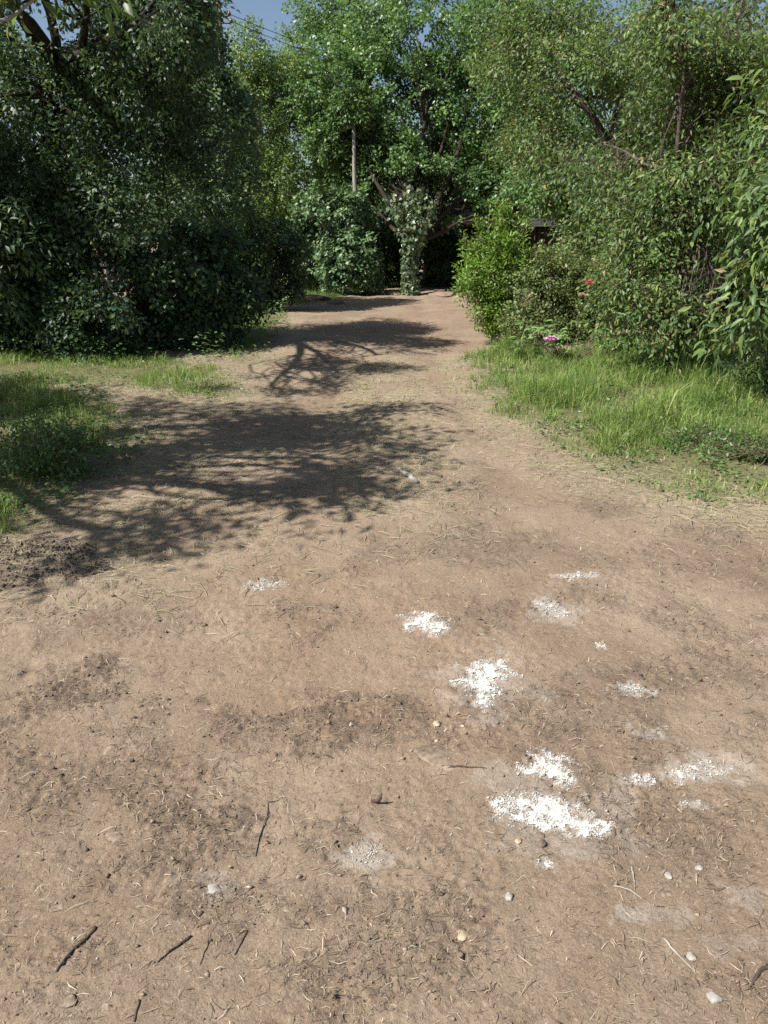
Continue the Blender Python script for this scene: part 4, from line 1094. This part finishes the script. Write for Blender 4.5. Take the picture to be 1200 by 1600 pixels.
def stone(px, py, size_px, mat, label, squash=.65, cat='stone', name='stone', elong=1.2):
    X, Y = pg(px, py)
    r = size_px / FPX * math.hypot(Y, CAM_H) / 2
    bpy_me = bpy.data.meshes.new(name)
    import bmesh
    bm = bmesh.new(); bmesh.ops.create_icosphere(bm, subdivisions=3 if size_px < 28 else 4, radius=1)
    V = np.array([v.co for v in bm.verts]); F = np.array([[v.index for v in f.verts] for f in bm.faces]); bm.free()
    sd = int(px * 7 + py)
    V = V * (1 + .3 * noise3(V + sd % 13, 1.3, sd) + .12 * noise3(V, 3.5, sd + 1) + .06 * noise3(V, 9, sd + 2))[:, None]
    # knock a few flat facets
    for _ in range(7):
        n_ = norm(rng.normal(size=3)); dd = V @ n_; c = .72
        V = V - np.clip(dd - c, 0, None)[:, None] * n_[None] * .9
    V = V * np.array((elong, 1, squash)) * r
    a = rng.random() * 3
    V = np.stack([V[:, 0] * math.cos(a) - V[:, 1] * math.sin(a), V[:, 0] * math.sin(a) + V[:, 1] * math.cos(a), V[:, 2]], 1)
    o = mk(name, V, F, mat, None, {'tint': np.clip(.5 + .4 * noise3(V / r, 1.5, 5), 0, 1)}, False)
    o.location = (X, Y, gz(X, Y) + r * squash * .25)
    tag(o, label, cat)
stone(683, 1127, 12, M['stone_tan'], 'round ochre pebble left of the star shaped lime patch')
stone(722, 1457, 17, M['stone_tan'], 'flat sandy stone alone at the bottom middle of the drive', .5)
stone(810, 1309, 10, M['stone_tan'], 'small yellowish pebble just below the largest lime patch')
stone(847, 1312, 14, M['stone_dark'], 'dark brown stone just below the largest lime patch', .7)
stone(846, 1296, 11, M['stone_dark'], 'smaller dark stone touching the lower rim of the largest lime patch', .7)
stone(1115, 1560, 17, M['stone_grey'], 'pale grey chip of rubble at the bottom right of the drive', .6)
stone(1080, 1494, 13, M['stone_grey'], 'small grey stone above the pale rubble chip at bottom right', .6)
stone(1044, 1365, 11, M['stone_grey'], 'little grey angular stone below the broken lime streak', .6)
stone(1093, 1354, 10, M['stone_grey'], 'tiny grey stone nearest the right edge below the lime streak', .6)
stone(795, 1397, 13, M['stone_grey'], 'pale grey pebble below the little lime dab', .5)
stone(178, 1300, 24, M['clod'], 'flat tan lump of dried earth beside the root litter at left', .35, 'earth lump', 'earth_lump')
stone(334, 1385, 18, M['stone_grey'], 'pale lump lying in the root litter at lower left', .5)
stone(110, 1568, 17, M['clod'], 'pale crumbling lump at the bottom left corner', .45)
stone(685, 1180, 44, M['clod'], 'flat pale slab of dried earth beside the thin dark stick', .12, 'earth lump', 'earth_lump', 1.7)
stone(517, 456, 15, M['lime'], 'white rock lying in the far grass by the lilac bush', .7)
stone(1062, 600, 12, M['stone_grey'], 'pale stone beside the young cherry trunk', .7)
stone(492, 470, 30, M['stone_dark'], 'dark turned up clod of earth in front of the far grass', .5, 'earth clod', 'earth_clod', 1.8)
stone(525, 474, 20, M['stone_dark'], 'smaller earth clod right of the dark clod in front of the far grass', .5, 'earth clod', 'earth_clod', 1.5)
stone(478, 470, 16, M['stone_dark'], 'steep dark earth clod at the left end of the clods by the far grass', .8, 'earth clod', 'earth_clod', 1.)
stone(692, 462, 44, M['clod'], 'low heap of dug earth right of the ivy trunk', .17, 'earth heap', 'earth_heap', 1.8)
stone(617, 460, 30, M['clod'], 'low heap of dug earth left of the ivy trunk', .2, 'earth heap', 'earth_heap', 1.5)

def stick(pts, r, label, mat=M['stick'], lift=0., name='stick', knob=None):
    G = [np.array(pg(*p)) for p in pts]
    P = np.array([(g[0], g[1], 0) for g in G])
    t = np.linspace(0, 1, 4 * len(P) - 3); ti = np.linspace(0, 1, len(P))
    Q = np.stack([np.interp(t, ti, P[:, k]) for k in range(3)], 1)
    Q[1:-1, :2] += rng.normal(0, r * .3, (len(Q) - 2, 2))
    h = ground_h(Q[:, 0], Q[:, 1])
    Q[:, 2] = np.maximum(h, np.interp(t, [0, 1], [h[0], h[-1]]) - .004) + r * .5 + lift * np.sin(t * np.pi)
    o0 = Q[0].copy()
    a = Acc(); a.tube(Q, np.linspace(r, r * .45, len(Q)) * (1 + .12 * rng.normal(size=len(Q))), 7, .08)
    o = a.build(name, mat, None, True, o0); o.location = o0
    tag(o, label, 'stick')
stick([(150, 1448), (130, 1470), (105, 1492), (88, 1518)], .0042, 'longest dark curved stick at the lower left', lift=.003)
stick([(298, 1458), (270, 1480), (246, 1503)], .0032, 'straight brown stick in the middle of the lower left sticks', lift=.002)
stick([(325, 1470), (312, 1505)], .003, 'short pale grey stick right of the straight brown one', M['bark_twig'])
stick([(386, 1450), (366, 1488)], .0023, 'thin dark stick rightmost of the lower left sticks')
stick([(218, 1566), (210, 1600)], .0028, 'dark twig running out at the bottom edge')
stick([(690, 1192), (725, 1193), (760, 1196)], .0035, 'thin dark stick lying left of the rounded lime patch')
stick([(650, 764), (635, 750), (622, 742)], .02, 'pale broken piece of branch in the shade edge on the path', M['bark_pale'])
stick([(398, 1330), (404, 1300), (416, 1268), (418, 1245), (436, 1240)], .002, 'long thin curling root in the middle left of the drive', M['bark_twig'], .004)
stick([(1200, 1512), (1183, 1522), (1172, 1545)], .005, 'dark twig entering at the right edge near the bottom')
stick([(1036, 1460), (1062, 1495), (1085, 1520)], .0024, 'long pale straw stem at the lower right', M['bark_pale'], .003)
stick([(960, 1380), (985, 1388), (1008, 1404)], .0022, 'pale straw stem above the long one at lower right', M['bark_pale'], .003)
stick([(987, 1348), (990, 1365), (993, 1384)], .0022, 'pale upright straw stem below the fleck of lime', M['bark_pale'], .003)
# the small dark hooked twig standing up from the bare earth
X, Y = pg(592, 1252)
tw = Acc(); z0 = gz(X, Y)
tw.tube([(X - .022, Y + .008, z0 + .004), (X - .004, Y + .002, z0 + .010), (X + .004, Y, z0 + .022), (X + .008, Y + .002, z0 + .038)], [.0045, .006, .0055, .003], 7, .08)
o = tw.build('hooked_twig', M['stick'], None, True, (X, Y, z0)); o.location = (X, Y, z0)
tag(o, 'short black hooked twig standing up from the bare earth', 'stick')

print('TRIS', sum(len(o.data.loops) - 2 * len(o.data.polygons) for o in scene.objects if o.type == 'MESH'), 'OBJS', len(scene.objects))
